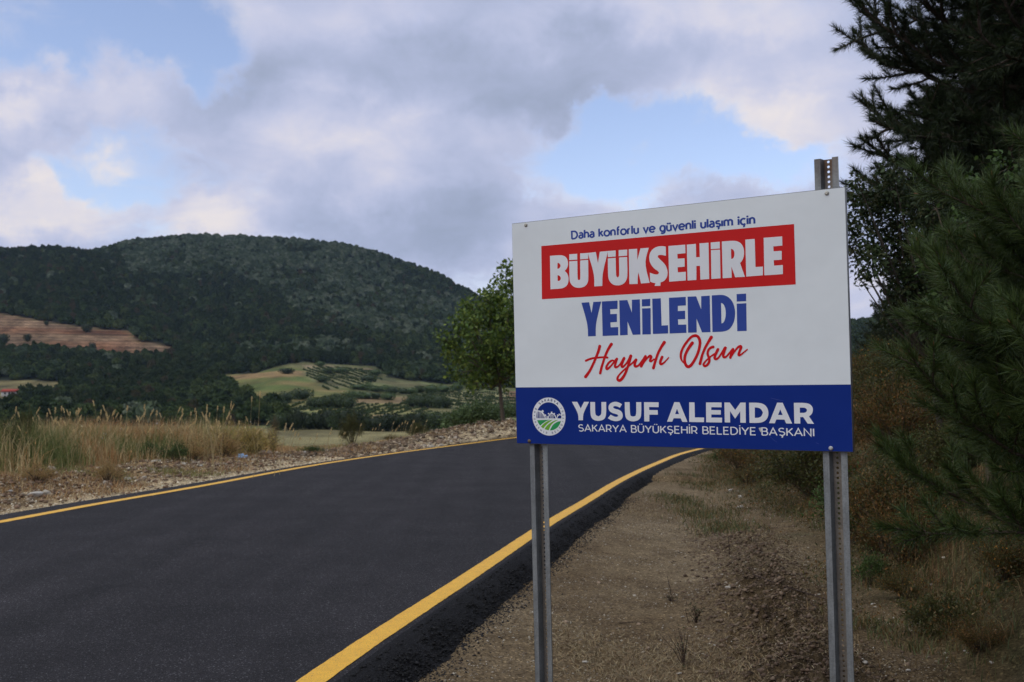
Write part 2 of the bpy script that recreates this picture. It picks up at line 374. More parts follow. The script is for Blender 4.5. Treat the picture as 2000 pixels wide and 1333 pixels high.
def Gz(x, Y):
    x = np.asarray(x, float); Y = np.asarray(Y, float)
    sr = s_right(x, Y); sl = s_left(x, Y)
    # right verge, then the bank
    foot = np.interp(Y, [0, 6, 11, 17, 22, 30, 60], [3.6, 3.5, 3.3, 2.2, 1.2, 1.0, 1.2])
    b = np.maximum(sr - foot, 0)
    zr = -.13 - .05 * sst(.5, 1.6, sr) + .10 * sst(1.6, foot, sr) + .66 * b * sst(0, 1.2, b) * np.exp(-b / 16)
    zr = zr + .05 * fbm(x * .9, Y * .9, 3, 5) + .022 * fbm(x * 5, Y * 5, 4, 9) * sst(.3, 1.0, sr) + mound(x, Y) * (1 + 1.6 * fbm(x * 9, Y * 9, 4, 11, .6))
    zr = zr + sst(1.5, 3.5, sr) * .10 * fbm(x * 2.2, Y * 2.2, 3, 21) + b * .10 * fbm(x * .8, Y * .8, 3, 23)
    # left verge: gravel strip, rubble berm, then the drop to the valley
    bc = np.interp(Y, [0, 12, 20, 27, 32, 38, 60], [3.4, 3.2, 2.6, 2.3, 1.6, 1.5, 1.5]); ba = np.interp(Y, [0, 12, 22, 28, 33, 38, 60], [.16, .18, .14, .06, .25, .50, .50])
    zl = -.05 - .02 * sst(.3, 1, sl) + ba * np.exp(-((sl - bc) / 1.0) ** 2) * (1 + 1.1 * fbm(x * 2.2, Y * 2.2, 4, 31)) + .04 * fbm(x * 3, Y * 3, 3, 33) * sst(.65, 1.4, sl)
    zl = zl + .14 * sst(2, 4, sl) * sst(30, 22, Y); dk = np.interp(Y, [0, 20, 25, 30, 34], [10.5, 9.5, 6.5, 3.6, 3.0]); zl = zl - 10.5 * sst(0, 36, sl - dk) - .9 * sst(0, 5, sl - dk)
    zn = np.where(sr > .36, zr, np.where(sl > .30, zl, -.22))
    # just under the slab edges the ground tucks in
    px, _ = proj(x, Y, np.zeros_like(x))
    zf = bil(far_z, CX + F_PX * x / np.maximum(Y, .1), Y)
    zf = zf + (.6 + Y * .004) * fbm(x / 30, Y / 30, 4, 41) + 22 * sst(600, 1100, Y) * fbm(x / 170, Y / 170, 3, 47) * sst(1500, 1200, Y)
    w = sst(52, 120, Y)
    return zn * (1 - w) + zf * w

XX = (Pc[:, None] - CX) / F_PX * Yr[None]; YY = np.broadcast_to(Yr[None], XX.shape)
ZZ = Gz(XX, YY)
PX, PY = proj(XX, YY, ZZ)
# terraces cut in the bare hillside: real steps
tin = inpoly(PX, PY, TERR) & (YY > 600) & (YY < 900)
tin_s = blur(blur(tin.astype(float), 0, np.ones(5) / 5), 1, np.ones(5) / 5)
wob = 2.0 * fbm(XX / 60, YY / 200, 3, 51)
q = (ZZ + wob) / 2.6; fr = q - np.floor(q); stepz = (np.floor(q) + sst(.62, 1.0, fr)) * 2.6 - wob
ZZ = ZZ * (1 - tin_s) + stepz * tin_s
# land cover pigment
def rgb(r, g, b, k=1.0):
    f = lambda v: ((v / 255 + .055) / 1.055) ** 2.4 if v > 10 else v / 255 / 12.92
    return np.array([f(r) * k, f(g) * k, f(b) * k])
n1 = fbm(XX * .5, YY * .5, 4, 61)[..., None]; n2 = fbm(XX * 2.3, YY * 2.3, 4, 67)[..., None]; n3 = fbm(XX / 25, YY / 25, 4, 71)[..., None]
dirt = np.array([.170, .120, .067]); dirt_l = np.array([.275, .210, .130]); dirt_d = np.array([.085, .055, .030])
col = dirt + (dirt_l - dirt) * np.clip(.25 + 1.9 * n1 + .8 * n2, 0, 1) + (dirt_d - dirt) * np.clip(-1.4 * n2, 0, .8)
sr = s_right(XX, YY)[..., None]; sl = s_left(XX, YY)[..., None]
gr = np.array([.060, .062, .026]); rust = np.array([.13, .075, .035])
foot = np.interp(YY, [0, 6, 11, 17, 22, 30, 60], [3.6, 3.5, 3.3, 2.2, 1.2, 1.0, 1.2])[..., None]
bankm = sst(-.6, .9, sr - foot + 1.5 * n1)
col = col * (1 - bankm) + (gr + (rust - gr) * np.clip(.45 + 2 * n2, 0, 1)) * bankm
mnd = (mound(XX, YY) / .15)[..., None]; col = col * (1 - .45 * np.clip(mnd, 0, 1))
lm = sst(.25, .5, sl)
gravel = np.array([.47, .37, .23]); lcol = gravel * (1 + 1.2 * n2 + 1.0 * fbm(XX * 9, YY * 9, 3, 88)[..., None])
lbr = np.array([.25, .165, .085]); lm2 = sst(.9, 1.7, sl + 1.2 * n1); lcol = lcol * (1 - lm2) + (lbr * (1 + 1.5 * n2)) * lm2
lm3 = sst(4.5, 8, sl); lcol = lcol * (1 - lm3) + np.array([.07, .075, .035]) * lm3
col = col * (1 - lm) + lcol * lm
fm = sst(50, 110, YY)[..., None]
fieldc = np.array([.115, .105, .045]) * (1 + .8 * n3) + (np.array([.06, .085, .028]) - np.array([.115, .105, .045])) * np.clip(.5 + 3 * n3, 0, 1) * .6
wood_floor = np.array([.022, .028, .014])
def paint(c, poly, rgbv, amt=1.0):
    m = (inpoly(PX, PY, poly) & (YY > 120)).astype(float); m = blur(m, 0, np.ones(3) / 3)[..., None] * amt
    return c * (1 - m) + np.asarray(rgbv) * (1 + .6 * n3 + .25 * n2) * m
FIELD1 = [(422, 732), (500, 731), (545, 717), (596, 721), (640, 742), (690, 762), (690, 775), (600, 792), (490, 790), (440, 762)]
CLEAR = [(-400, 745), (0, 742), (150, 746), (112, 772), (40, 796), (-60, 815), (-400, 830)]
ORCH_A = [(592, 722), (622, 715), (728, 724), (745, 742), (700, 757), (640, 762), (604, 742)]
ORCH_B = [(832, 766), (880, 763), (1060, 772), (1060, 806), (930, 800), (850, 792)]
ORCH_C = [(540, 784), (690, 790), (835, 787), (835, 806), (700, 812), (560, 800)]
WL = [(-400, 0), (3000, 0), (3000, 770), (1100, 764), (1000, 758), (850, 749), (760, 738), (735, 716), (620, 710), (600, 706), (545, 714), (500, 730), (422, 732), (445, 768), (490, 793), (545, 803), (560, 832), (-400, 832)]
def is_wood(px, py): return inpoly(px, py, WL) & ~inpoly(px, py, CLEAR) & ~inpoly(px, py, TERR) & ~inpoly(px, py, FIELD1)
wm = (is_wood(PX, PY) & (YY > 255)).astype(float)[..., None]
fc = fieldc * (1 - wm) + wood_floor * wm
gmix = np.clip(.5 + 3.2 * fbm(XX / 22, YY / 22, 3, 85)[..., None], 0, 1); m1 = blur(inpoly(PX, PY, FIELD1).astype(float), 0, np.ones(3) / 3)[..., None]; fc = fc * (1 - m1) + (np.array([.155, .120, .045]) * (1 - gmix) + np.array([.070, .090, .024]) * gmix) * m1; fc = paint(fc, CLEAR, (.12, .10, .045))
fc = paint(fc, [(440, 735), (530, 727), (560, 722), (600, 726), (590, 735), (520, 738), (450, 742)], (.20, .125, .06), .8)
fc = paint(fc, [(590, 712), (735, 722), (735, 731), (640, 724), (600, 721)], (.20, .15, .09))
fc = paint(fc, [(690, 774), (800, 776), (800, 788), (690, 788)], (.17, .12, .06))
fc = paint(fc, ORCH_A, (.125, .12, .055)); fc = paint(fc, ORCH_B, (.15, .14, .065)); fc = paint(fc, ORCH_C, (.135, .125, .045))
fc = paint(fc, [(600, 808), (840, 812), (850, 823), (600, 822)], (.18, .13, .065)); fc = paint(fc, [(500, 838), (1000, 838), (1000, 900), (500, 900)], (.15, .13, .06))
fc = paint(fc, [(990, 765), (1200, 765), (1200, 780), (990, 780)], (.17, .10, .06))
band = (.85 + .55 * fbm(ZZ / 1.7 + 5, XX / 140, 3, 77))[..., None]
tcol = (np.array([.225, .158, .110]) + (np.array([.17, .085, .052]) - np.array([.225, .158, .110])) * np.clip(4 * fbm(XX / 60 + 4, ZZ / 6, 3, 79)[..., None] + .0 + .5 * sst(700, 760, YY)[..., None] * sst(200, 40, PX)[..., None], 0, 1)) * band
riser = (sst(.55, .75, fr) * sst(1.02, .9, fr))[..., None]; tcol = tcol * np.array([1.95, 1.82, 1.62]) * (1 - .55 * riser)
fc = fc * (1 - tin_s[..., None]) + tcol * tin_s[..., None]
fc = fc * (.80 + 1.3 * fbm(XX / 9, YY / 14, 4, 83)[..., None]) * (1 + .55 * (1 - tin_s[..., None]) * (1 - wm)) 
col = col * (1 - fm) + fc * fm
nc, nr = XX.shape
I = (np.arange(nc - 1)[:, None] * nr + np.arange(nr - 1)[None])
FQ = np.stack([I, I + nr, I + nr + 1, I + 1], -1).reshape(-1, 4)
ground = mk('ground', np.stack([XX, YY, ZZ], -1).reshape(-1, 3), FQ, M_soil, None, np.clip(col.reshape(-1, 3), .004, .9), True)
tag(ground, 'brown dirt verges, vegetated bank and green valley running up to wooded hills', kind='structure')
# the ground round and behind the camera
gx = np.linspace(-220, 220, 120); gy = np.linspace(-160, 1.02, 60); GX, GY = np.meshgrid(gx, gy, indexing='ij')
gz = np.where(s_right(GX, GY) > 0, -.2 + .25 * np.clip(s_right(GX, GY) - 4, 0, 30), -.2 - .22 * np.clip(s_left(GX, GY) - 6, 0, 40)) - .05
I = (np.arange(119)[:, None] * 60 + np.arange(59)[None]); 
tag(mk('ground', np.stack([GX, GY, gz], -1).reshape(-1, 3), np.stack([I, I + 60, I + 61, I + 1], -1).reshape(-1, 4), M_soil, None, np.array([.13, .10, .06]) + 0 * GX.reshape(-1, 1), True), kind='structure')

# road slab
ry = np.concatenate([np.linspace(-56, 4.4, 60), np.arange(4.5, 16, .035), np.arange(16, 40, .12), np.linspace(40, 64, 60)])
def strip(off_fn, side, z_fn, name, mat, rag=None):
    pass
lat_l = np.array([-.34, -.30, -.26]); 
rX, lX = xr(ry), xl(ry); sc = np.sqrt(1 + slope(ry) ** 2)
rag_l = .04 * fbm(ry * 3, ry * 0, 4, 91) + .02 * fbm(ry * 14, ry * 0, 3, 92)
rag = .09 * fbm(ry * .9, ry * 0, 3, 93) + .10 * fbm(ry * 5, ry * 0, 4, 94, .7)
rows = []; zs = []
LO = np.interp(ry, [10, 15, 22, 30], [.56, .54, .38, .32])
rows.append(lX - (LO + .03 + rag_l) * sc); zs.append(np.full_like(ry, -.10))
rows.append(lX - (LO + rag_l) * sc); zs.append(np.full_like(ry, -.012))
rows.append(lX - (LO - .07) * sc); zs.append(np.full_like(ry, 0.))
rows.append(lX - .10 * sc); zs.append(np.full_like(ry, 0.))
for k in np.linspace(0, 1, 9)[1:-1]: rows.append(lX * (1 - k) + rX * k); zs.append(np.full_like(ry, .03 * math.sin(k * math.pi) * 0))
rows.append(rX + .13 * sc); zs.append(np.full_like(ry, 0.))
Vr = np.stack([np.stack([r, ry, z], -1) for r, z in zip(rows, zs)], 0); k, n = Vr.shape[:2]
I = (np.arange(k - 1)[:, None] * n + np.arange(n - 1)[None]); FR = np.stack([I, I + n, I + n + 1, I + 1], -1).reshape(-1, 4)
road = mk('road', Vr.reshape(-1, 3), FR, M_asph, smooth=True); tag(road, 'freshly laid dark asphalt road bending right', kind='structure')
# loose shoulder of the slab: slumped asphalt edge
prof = [(.13, 0.0), (.17, -.003), (.21, -.012), (.25, -.030), (.29, -.052), (.33, -.078), (.37, -.105), (.41, -.128), (.45, -.150), (.50, -.20)]
Vs = []
for i, (u, z) in enumerate(prof):
    w = i / (len(prof) - 1)
    j = (.035 * w) * fbm(ry * 9, ry * 0 + i * 3.3, 3, 95 + i) * (i > 1)
    Vs.append(np.stack([rX + (u + w * rag + j) * sc, ry, z + .02 * w * fbm(ry * 12, ry * 0 + i * 2.1, 3, 120 + i)], -1))
Vs = np.stack(Vs, 0); k = len(prof)
I = (np.arange(k - 1)[:, None] * n + np.arange(n - 1)[None])
tag(mk('road_shoulder', Vs.reshape(-1, 3), np.stack([I, I + n, I + n + 1, I + 1], -1).reshape(-1, 4), M_asph2, smooth=True), 'slumped ragged black edge of the asphalt', kind='structure')
def painted(xf, name, label, seed, hw=.082):
    e1 = .014 * fbm(ry * 7, ry * 0, 5, seed, .8); e2 = .014 * fbm(ry * 7, ry * 0, 5, seed + 9, .8)
    V = np.stack([np.stack([xf - (hw + e1) * sc, ry, ry * 0 + .004], -1), np.stack([xf, ry, ry * 0 + .005], -1), np.stack([xf + (hw + e2) * sc, ry, ry * 0 + .004], -1)], 0)
    I = (np.arange(2)[:, None] * n + np.arange(n - 1)[None])
    tag(mk(name, V.reshape(-1, 3), np.stack([I, I + n, I + n + 1, I + 1], -1).reshape(-1, 4), M_yel), label, kind='structure')
painted(rX, 'road_marking', 'yellow edge line along the near right edge of the road', 131)
painted(lX, 'road_marking', 'yellow edge line along the far left edge of the road', 151, .085)

# ------------------------------------------------------------------ the sign
BO = np.array([0.02086, 4.52439, 1.37548]); BX = np.array([.84934, -.52528, .00412]); BY = np.array([-.02086, -.02952, .99935])
BX /= np.linalg.norm(BX); BY -= BX * (BX @ BY); BY /= np.linalg.norm(BY); BN = np.cross(BX, BY)      # BN faces the reader
BW, BH = 1.48, 1.0
sign = empty('road_sign', tuple(BO + BX * .74 - BY * 1.45), 0, 'white and blue municipal announcement sign with red band on two galvanised posts beside the road', 'sign')
MW = Matrix((tuple(BX) + (0,), tuple(BY) + (0,), tuple(BN) + (0,), (0, 0, 0, 1))).transposed(); MW.translation = Vector(BO)
INV = Matrix.Translation(-Vector(sign.location))
def sgn(o, parent=None):
    """place an object whose mesh is in board coordinates (u, v, n)"""
    o.data.transform(INV @ MW); o.parent = sign if parent is None else parent; return o
def frame_mat(u, v): return None
def mat_board(name, base, sc1=3.0, scratch=(.6, .6, .62), rough=.42, chip=.0):
    m, t, b, o = new_mat(name)
    n = tnoise(t, sc1, 5, .6); tone = tramp(t, n, [(.3, tuple(c * .93 for c in base)), (.7, tuple(min(1, c * 1.04) for c in base))])
    fine = tnoise(t, 30, 7, .78); mask = tramp(t, fine, [(.70, (0, 0, 0)), (.75, (.7, .7, .7))])
    t.links.new(tmix(t, mask, tone, scratch), b.inputs['Base Color']); b.inputs['Roughness'].default_value = rough; b.inputs['Specular IOR Level'].default_value = .06
    tbump(t, b, tnoise(t, 3.5, 3), .25, .02); return m
M_white = mat_board('board_white', (.76, .80, .81), 2.0, (.62, .60, .57))
M_blue = mat_board('board_blue', (.009, .030, .21), 3.0, (.04, .06, .27))
M_red = mat_board('board_red', (.60, .022, .022), 3.0, (.66, .06, .05))
M_navy = mat_board('print_navy', (.040, .075, .32), 3.0, (.06, .10, .36))
M_scr = mat_board('print_script_red', (.60, .012, .016), 3.0, (.6, .05, .05))
M_wht = mat_board('print_white', (.76, .77, .79), 2.0, (.62, .62, .60))
M_edge = mat_plain('board_core', (.16, .165, .17), .6, .3, grain=30)
M_gd = mat_plain('print_green', (.012, .30, .075), .5); M_gl = mat_plain('print_light_green', (.16, .42, .02), .5); M_ink = mat_plain('print_ink', (.035, .05, .12), .5)
def galv():
    m, t, b, o = new_mat('galvanised_steel')
    a = t.nodes.new('ShaderNodeVertexColor'); a.layer_name = 'Col'
    c = t.nodes.new('ShaderNodeTexCoord'); v = t.nodes.new('ShaderNodeTexVoronoi'); v.inputs['Scale'].default_value = 130; t.links.new(c.outputs['Object'], v.inputs['Vector'])
    sp = tramp(t, v.outputs['Distance'], [(.0, (.88, .88, .88)), (.6, (1.12, 1.12, 1.12))])
    mp = t.nodes.new('ShaderNodeMapping'); mp.inputs['Scale'].default_value = (40, 40, 3); t.links.new(c.outputs['Object'], mp.inputs[0])
    st = tramp(t, tnoise(t, 1, 6, .7, vec=mp.outputs[0]), [(.25, (.68, .69, .70)), (.75, (1.25, 1.24, 1.22))])
    wear = tramp(t, tnoise(t, 14, 6, .7), [(.3, (.75, .74, .72)), (.7, (1.15, 1.15, 1.15))])
    x = tmix(t, 1, tmix(t, 1, tmix(t, 1, a.outputs[0], sp, 'MULTIPLY'), st, 'MULTIPLY'), wear, 'MULTIPLY')
    t.links.new(x, b.inputs['Base Color']); b.inputs['Metallic'].default_value = .55; b.inputs['Roughness'].default_value = .55
    tbump(t, b, v.outputs['Distance'], .15, .003); return m
M_galv = galv()
# panel with a folded rim
def boxv(u0, u1, v0, v1, n0, n1):
    V = np.array([[u0, v0, n0], [u1, v0, n0], [u1, v1, n0], [u0, v1, n0], [u0, v0, n1], [u1, v0, n1], [u1, v1, n1], [u0, v1, n1]])
    return V, np.array([[3, 2, 1, 0], [4, 5, 6, 7], [0, 1, 5, 4], [1, 2, 6, 5], [2, 3, 7, 6], [3, 0, 4, 7]])
r = .004
V = []; 
def rring(x0, x1, y0, y1, z): return [[x0, y0, z], [x1, y0, z], [x1, y1, z], [x0, y1, z]]
V += rring(0, BW, 0, BH, -.018); V += rring(0, BW, 0, BH, -.0025); V += rring(.002, BW - .002, .002, BH - .002, 0)
F = [[3, 2, 1, 0], [8, 9, 10, 11]]
for a in (0, 4):
    for i in range(4): F.append([a + i, a + (i + 1) % 4, a + 4 + (i + 1) % 4, a + 4 + i])
panel = mk('panel', V, np.array(F), M_edge); sgn(panel)
VB = .2545
face = mk('face_sheet', rring(.0025, BW - .0025, VB, BH - .0025, .0006), np.array([[0, 1, 2, 3]]), M_white); sgn(face)
bband = mk('blue_band', rring(.0025, BW - .0025, .0025, VB - .0006, .0006), np.array([[0, 1, 2, 3]]), M_blue); sgn(bband)
def homog():
    S = [(1000, 437), (1651, 365), (1666, 884), (1009, 867)]; T = [(0, BH), (BW, BH), (BW, 0), (0, 0)]
    A = []
    for (x, y), (u, v) in zip(S, T):
        A.append([x, y, 1, 0, 0, 0, -u * x, -u * y, -u]); A.append([0, 0, 0, x, y, 1, -v * x, -v * y, -v])
    return np.linalg.svd(np.array(A, float))[2][-1].reshape(3, 3)
HM = homog()
def bu(x, y):
    q = HM @ np.array([x, y, 1.0]); return q[0] / q[2], q[1] / q[2]
def soften(L, ang=48, it=2):
    L = [np.array(p) for p in L]
    for _ in range(it):
        o = []; n = len(L)
        for i in range(n):
            a, b, c = L[i - 1], L[i], L[(i + 1) % n]; d1, d2 = b - a, c - b
            cr = math.degrees(math.acos(max(-1, min(1, d1 @ d2 / (np.linalg.norm(d1) * np.linalg.norm(d2) + 1e-12)))))
            if 4 < cr < ang: o += [b - d1 * .25, b + d2 * .25]
            else: o.append(b)
        L = o
    return L
def fill(name, loops, z=0.0):
    """flat lettering: outer loop and its counters filled as a 2D curve"""
    cu = bpy.data.curves.new(name, 'CURVE'); cu.dimensions = '2D'; cu.fill_mode = 'BOTH'
    for L in loops:
        s = cu.splines.new('POLY'); s.points.add(len(L) - 1); s.use_cyclic_u = True
        for p, q in zip(s.points, L): p.co = (q[0], q[1], 0, 1)
    o = bpy.data.objects.new(name, cu); C.objects.link(o); me = bpy.data.meshes.new_from_object(o)
    V = np.array([v.co[:] for v in me.vertices]).reshape(-1, 3); Fs = [list(p.vertices) for p in me.polygons]
    bpy.data.objects.remove(o); bpy.data.curves.remove(cu); bpy.data.meshes.remove(me)
    V[:, 2] = z; return V, Fs
class Print:
    def __init__(s): s.V = []; s.F = []; s.n = 0; s.k = 0
    def add(s, V, F):
        s.V.append(V); s.F += [[i + s.n for i in f] for f in F]; s.n += len(V)
    def glyph(s, loops, org, k, soft=True):
        L = []
        for l in loops:
            q = [bu(org[0] + x / k, org[1] + y / k) for x, y in l]; L.append(soften(q) if soft else q)
        s.k += 1; s.add(*fill('g', L, (s.k % 3) * 2e-5))
    def stroke(s, pts, w, org, k, n=8):
        """brush stroke: pts (x, y[, half width]) in drawing units"""
        P0 = np.array([(p[0], p[1], p[2] if len(p) > 2 else w) for p in pts], float)
        o = []
        for i in range(len(P0) - 1):
            a, b, c, d = P0[max(i - 1, 0)], P0[i], P0[i + 1], P0[min(i + 2, len(P0) - 1)]
            for t in np.linspace(0, 1, n, endpoint=False):
                o.append(.5 * (2 * b + (c - a) * t + (2 * a - 5 * b + 4 * c - d) * t * t + (-a + 3 * b - 3 * c + d) * t ** 3))
        o.append(P0[-1]); o = np.array(o)
        t = np.gradient(o[:, :2], axis=0); t /= np.linalg.norm(t, axis=1)[:, None] + 1e-9; nr_ = np.stack([-t[:, 1], t[:, 0]], 1)
        A = o[:, :2] + nr_ * o[:, 2:]; B = o[:, :2] - nr_ * o[:, 2:]
        s.k += 1; z0 = s.k * 3e-5
        zz = z0 + np.linspace(0, 2e-4, len(o)); V = []
        for q, z in zip(A, zz): V.append((*bu(org[0] + q[0] / k, org[1] + q[1] / k), z))
        for q, z in zip(B, zz): V.append((*bu(org[0] + q[0] / k, org[1] + q[1] / k), z))
        m = len(o); F = [[i, i + 1, m + i + 1, m + i] for i in range(m - 1)]; s.add(np.array(V), F)
        for e, zc in ((0, zz[0] + 1e-5), (-1, zz[-1] + 1e-5)):
            an = np.linspace(0, 2 * np.pi, 14, endpoint=False)
            V = [(*bu(org[0] + (o[e, 0] + o[e, 2] * math.cos(a)) / k, org[1] + (o[e, 1] + o[e, 2] * math.sin(a)) / k), zc) for a in an]; s.add(np.array(V), [list(range(14))])
    def obj(s, name, mat, z, parent):
        V = np.concatenate(s.V); V[:, 2] += z
        me = bpy.data.meshes.new(name); me.from_pydata(V.tolist(), [], s.F); me.materials.append(mat)
        # all print faces the reader
        for p in me.polygons:
            if p.normal.z < 0: p.flip()
        me.update(); o = bpy.data.objects.new(name, me); C.objects.link(o); return sgn(o, parent)
ZP = .0011
rb = Print(); rb.add(np.array([(*bu(*p), 0) for p in [(1059, 585), (1554, 556), (1551, 438), (1058, 481)]]), [[0, 1, 2, 3]]); rb.obj('red_band', M_red, ZP, None)
T = Print(); A = ((1050, 440), 2000 / 260)
G1 = [
 [[(192, 463), (340, 452), (400, 460), (445, 495), (465, 560), (462, 610), (445, 655), (413, 690), (450, 725), (472, 780), (470, 850), (450, 905), (400, 945), (340, 957), (200, 965)],
  [(305, 568), (325, 570), (345, 590), (352, 615), (342, 640), (325, 655), (303, 657)], [(305, 755), (330, 757), (350, 780), (355, 805), (345, 830), (328, 840), (307, 840)]],
 [[(482, 440), (601, 432), (601, 520), (482, 527)]], [[(645, 427), (764, 419), (766, 506), (645, 517)]],
 [[(482, 546), (603, 538), (605, 800), (612, 822), (627, 828), (642, 820), (648, 800), (645, 533), (765, 523), (768, 810), (760, 860), (735, 905), (690, 935), (625, 945), (560, 935), (515, 900), (490, 850), (484, 800)]],
 [[(764, 419), (880, 406), (912, 572), (940, 402), (1058, 391), (1056, 420), (977, 735), (977, 915), (857, 922), (857, 740), (766, 440)]],
 [[(1058, 391), (1178, 382), (1178, 473), (1060, 483)]], [[(1223, 377), (1350, 369), (1350, 460), (1223, 470)]],
 [[(1060, 503), (1178, 493), (1182, 745), (1190, 775), (1207, 788), (1225, 775), (1232, 745), (1228, 488), (1350, 480), (1355, 745), (1345, 810), (1320, 860), (1270, 898), (1205, 910), (1140, 898), (1095, 860), (1070, 810), (1062, 750)]],
 [[(1375, 365), (1500, 357), (1503, 525), (1550, 352), (1675, 342), (1608, 570), (1688, 868), (1557, 878), (1520, 712), (1507, 780), (1507, 884), (1383, 888)]],
 [[(1930, 325), (1870, 315), (1800, 325), (1740, 355), (1695, 410), (1680, 470), (1685, 540), (1710, 600), (1760, 660), (1810, 690), (1828, 715), (1815, 740), (1780, 745), (1740, 735), (1690, 715), (1695, 850), (1740, 868), (1775, 872), (1762, 915), (1848, 912), (1850, 862), (1900, 845), (1940, 800), (1957, 740), (1955, 680), (1930, 610), (1890, 560), (1840, 515), (1808, 480), (1815, 455), (1840, 448), (1880, 450), (1932, 462)]]]
for g in G1: T.glyph(g, *A)
A = ((1300, 430), 2000 / 260)
G2 = [
 [[(45, 393), (298, 372), (302, 500), (180, 512), (183, 583), (288, 577), (290, 702), (183, 712), (187, 788), (307, 780), (307, 910), (57, 928)]],
 [[(322, 372), (458, 360), (462, 562), (517, 558), (512, 353), (648, 343), (657, 888), (525, 897), (520, 690), (465, 692), (465, 902), (333, 910)]],
 [[(680, 340), (817, 328), (817, 430), (683, 440)]], [[(685, 455), (820, 447), (827, 878), (690, 887)]],
 [[(848, 325), (1010, 312), (1080, 320), (1140, 355), (1175, 420), (1183, 490), (1175, 560), (1150, 615), (1120, 648), (1193, 855), (1047, 862), (990, 700), (995, 868), (860, 877)], [(985, 435), (1010, 440), (1032, 470), (1038, 510), (1032, 555), (1012, 582), (988, 588)]],
 [[(1200, 297), (1340, 285), (1352, 708), (1463, 702), (1463, 832), (1213, 852)]],
 [[(1475, 270), (1752, 248), (1755, 385), (1620, 398), (1623, 473), (1745, 465), (1745, 597), (1625, 607), (1630, 688), (1762, 678), (1762, 815), (1485, 833)]]]
for g in G2: T.glyph(g, *A)
T.obj('lettering', M_wht, ZP + .0004, None)['label'] = 'white condensed capitals on the red band'
T = Print(); A = ((1130, 565), 2000 / 170)
for g in [[[(70, 315), (248, 303), (303, 550), (345, 297), (525, 287), (397, 800), (400, 1080), (222, 1088), (213, 800)]],
 [[(540, 285), (900, 265), (900, 455), (730, 465), (735, 577), (885, 570), (885, 755), (735, 765), (742, 880), (915, 872), (915, 1065), (557, 1078)]],
 [[(940, 262), (1125, 252), (1228, 540), (1230, 247), (1412, 237), (1425, 1045), (1250, 1053), (1128, 745), (1133, 1055), (957, 1065)]],
 [[(1458, 237), (1650, 225), (1650, 390), (1460, 400)]], [[(1462, 447), (1658, 437), (1662, 1040), (1470, 1045)]],
 [[(1697, 223), (1892, 212), (1910, 838), (2057, 831), (2060, 1020), (1710, 1033)]]]: T.glyph(g, *A)
A = ((1290, 565), 2000 / 180)
for g in [[[(185, 190), (550, 170), (552, 355), (378, 365), (380, 478), (535, 470), (538, 652), (380, 658), (387, 775), (560, 770), (565, 950), (200, 965)]],
 [[(590, 167), (775, 158), (885, 440), (885, 155), (1070, 143), (1085, 935), (903, 940), (783, 640), (787, 943), (600, 948)]],
 [[(1113, 138), (1310, 125), (1400, 135), (1490, 185), (1560, 265), (1605, 380), (1622, 500), (1612, 640), (1580, 750), (1520, 850), (1450, 900), (1370, 922), (1310, 928), (1128, 933)], [(1315, 300), (1355, 315), (1390, 365), (1412, 440), (1418, 530), (1410, 620), (1385, 700), (1355, 738), (1323, 745)]],
 [[(1652, 110), (1858, 98), (1860, 262), (1655, 272)]], [[(1655, 318), (1862, 308), (1870, 908), (1665, 915)]]]: T.glyph(g, *A)
T.obj('lettering', M_navy, ZP, None)['label'] = 'navy condensed capitals under the red band'
T = Print(); A = ((1130, 655), 2000 / 180)
for pts, w in [
 ([(462, 240, 33), (440, 330, 31), (400, 440, 29), (350, 560, 28), (290, 690, 28), (230, 800, 30), (155, 903, 34)], 30),
 ([(715, 197, 34), (650, 300, 30), (590, 430, 28), (545, 560, 26), (510, 670, 27), (485, 770, 28), (472, 825, 28)], 28),
 ([(162, 555, 24), (230, 525, 24), (320, 500, 23), (430, 487, 22), (540, 480, 22), (628, 487, 24)], 24),
 ([(785, 575, 12), (745, 548, 20), (690, 572, 24), (640, 625, 24), (607, 690, 26), (617, 735, 28), (660, 712, 24), (720, 650, 20), (790, 560, 22), (835, 512, 26)], 24),
 ([(835, 515, 26), (808, 600, 26), (792, 665, 26), (810, 697, 26), (850, 685, 22), (900, 635, 18), (950, 560, 22), (990, 500, 30)], 24),
 ([(990, 502, 30), (955, 590, 28), (935, 655, 28), (952, 692, 26), (990, 668, 22), (1050, 600, 22), (1100, 520, 26), (1135, 452, 33)], 24),
 ([(1135, 455, 32), (1110, 560, 28), (1070, 690, 26), (1020, 820, 28), (960, 925, 32), (900, 982, 32), (855, 970, 28), (850, 920, 24), (895, 850, 20), (980, 765, 20), (1080, 680, 20), (1170, 605, 20), (1250, 532, 28)], 24),
 ([(1250, 535, 30), (1225, 610, 28), (1220, 660, 28), (1250, 680, 26), (1310, 650, 22), (1380, 560, 22), (1455, 458, 28)], 24),
 ([(1455, 458, 28), (1415, 560, 28), (1380, 640, 28), (1360, 678, 28)], 26),
 ([(1362, 675, 18), (1430, 580, 18), (1500, 490, 22), (1555, 450, 28), (1575, 475, 30), (1560, 525, 26), (1552, 560, 24), (1580, 568, 20), (1640, 520, 16)], 20),
 ([(1862, 158, 36), (1790, 270, 30), (1720, 410, 28), (1670, 560, 28), (1640, 660, 30), (1625, 715, 31)], 30),
 ([(1815, 475, 30), (1780, 560, 30), (1775, 615, 28), (1800, 630, 26), (1850, 600, 20), (1910, 540, 16), (1957, 487, 13)], 20)]: T.stroke(pts, w, *A)
A = ((1300, 640), 2000 / 180)
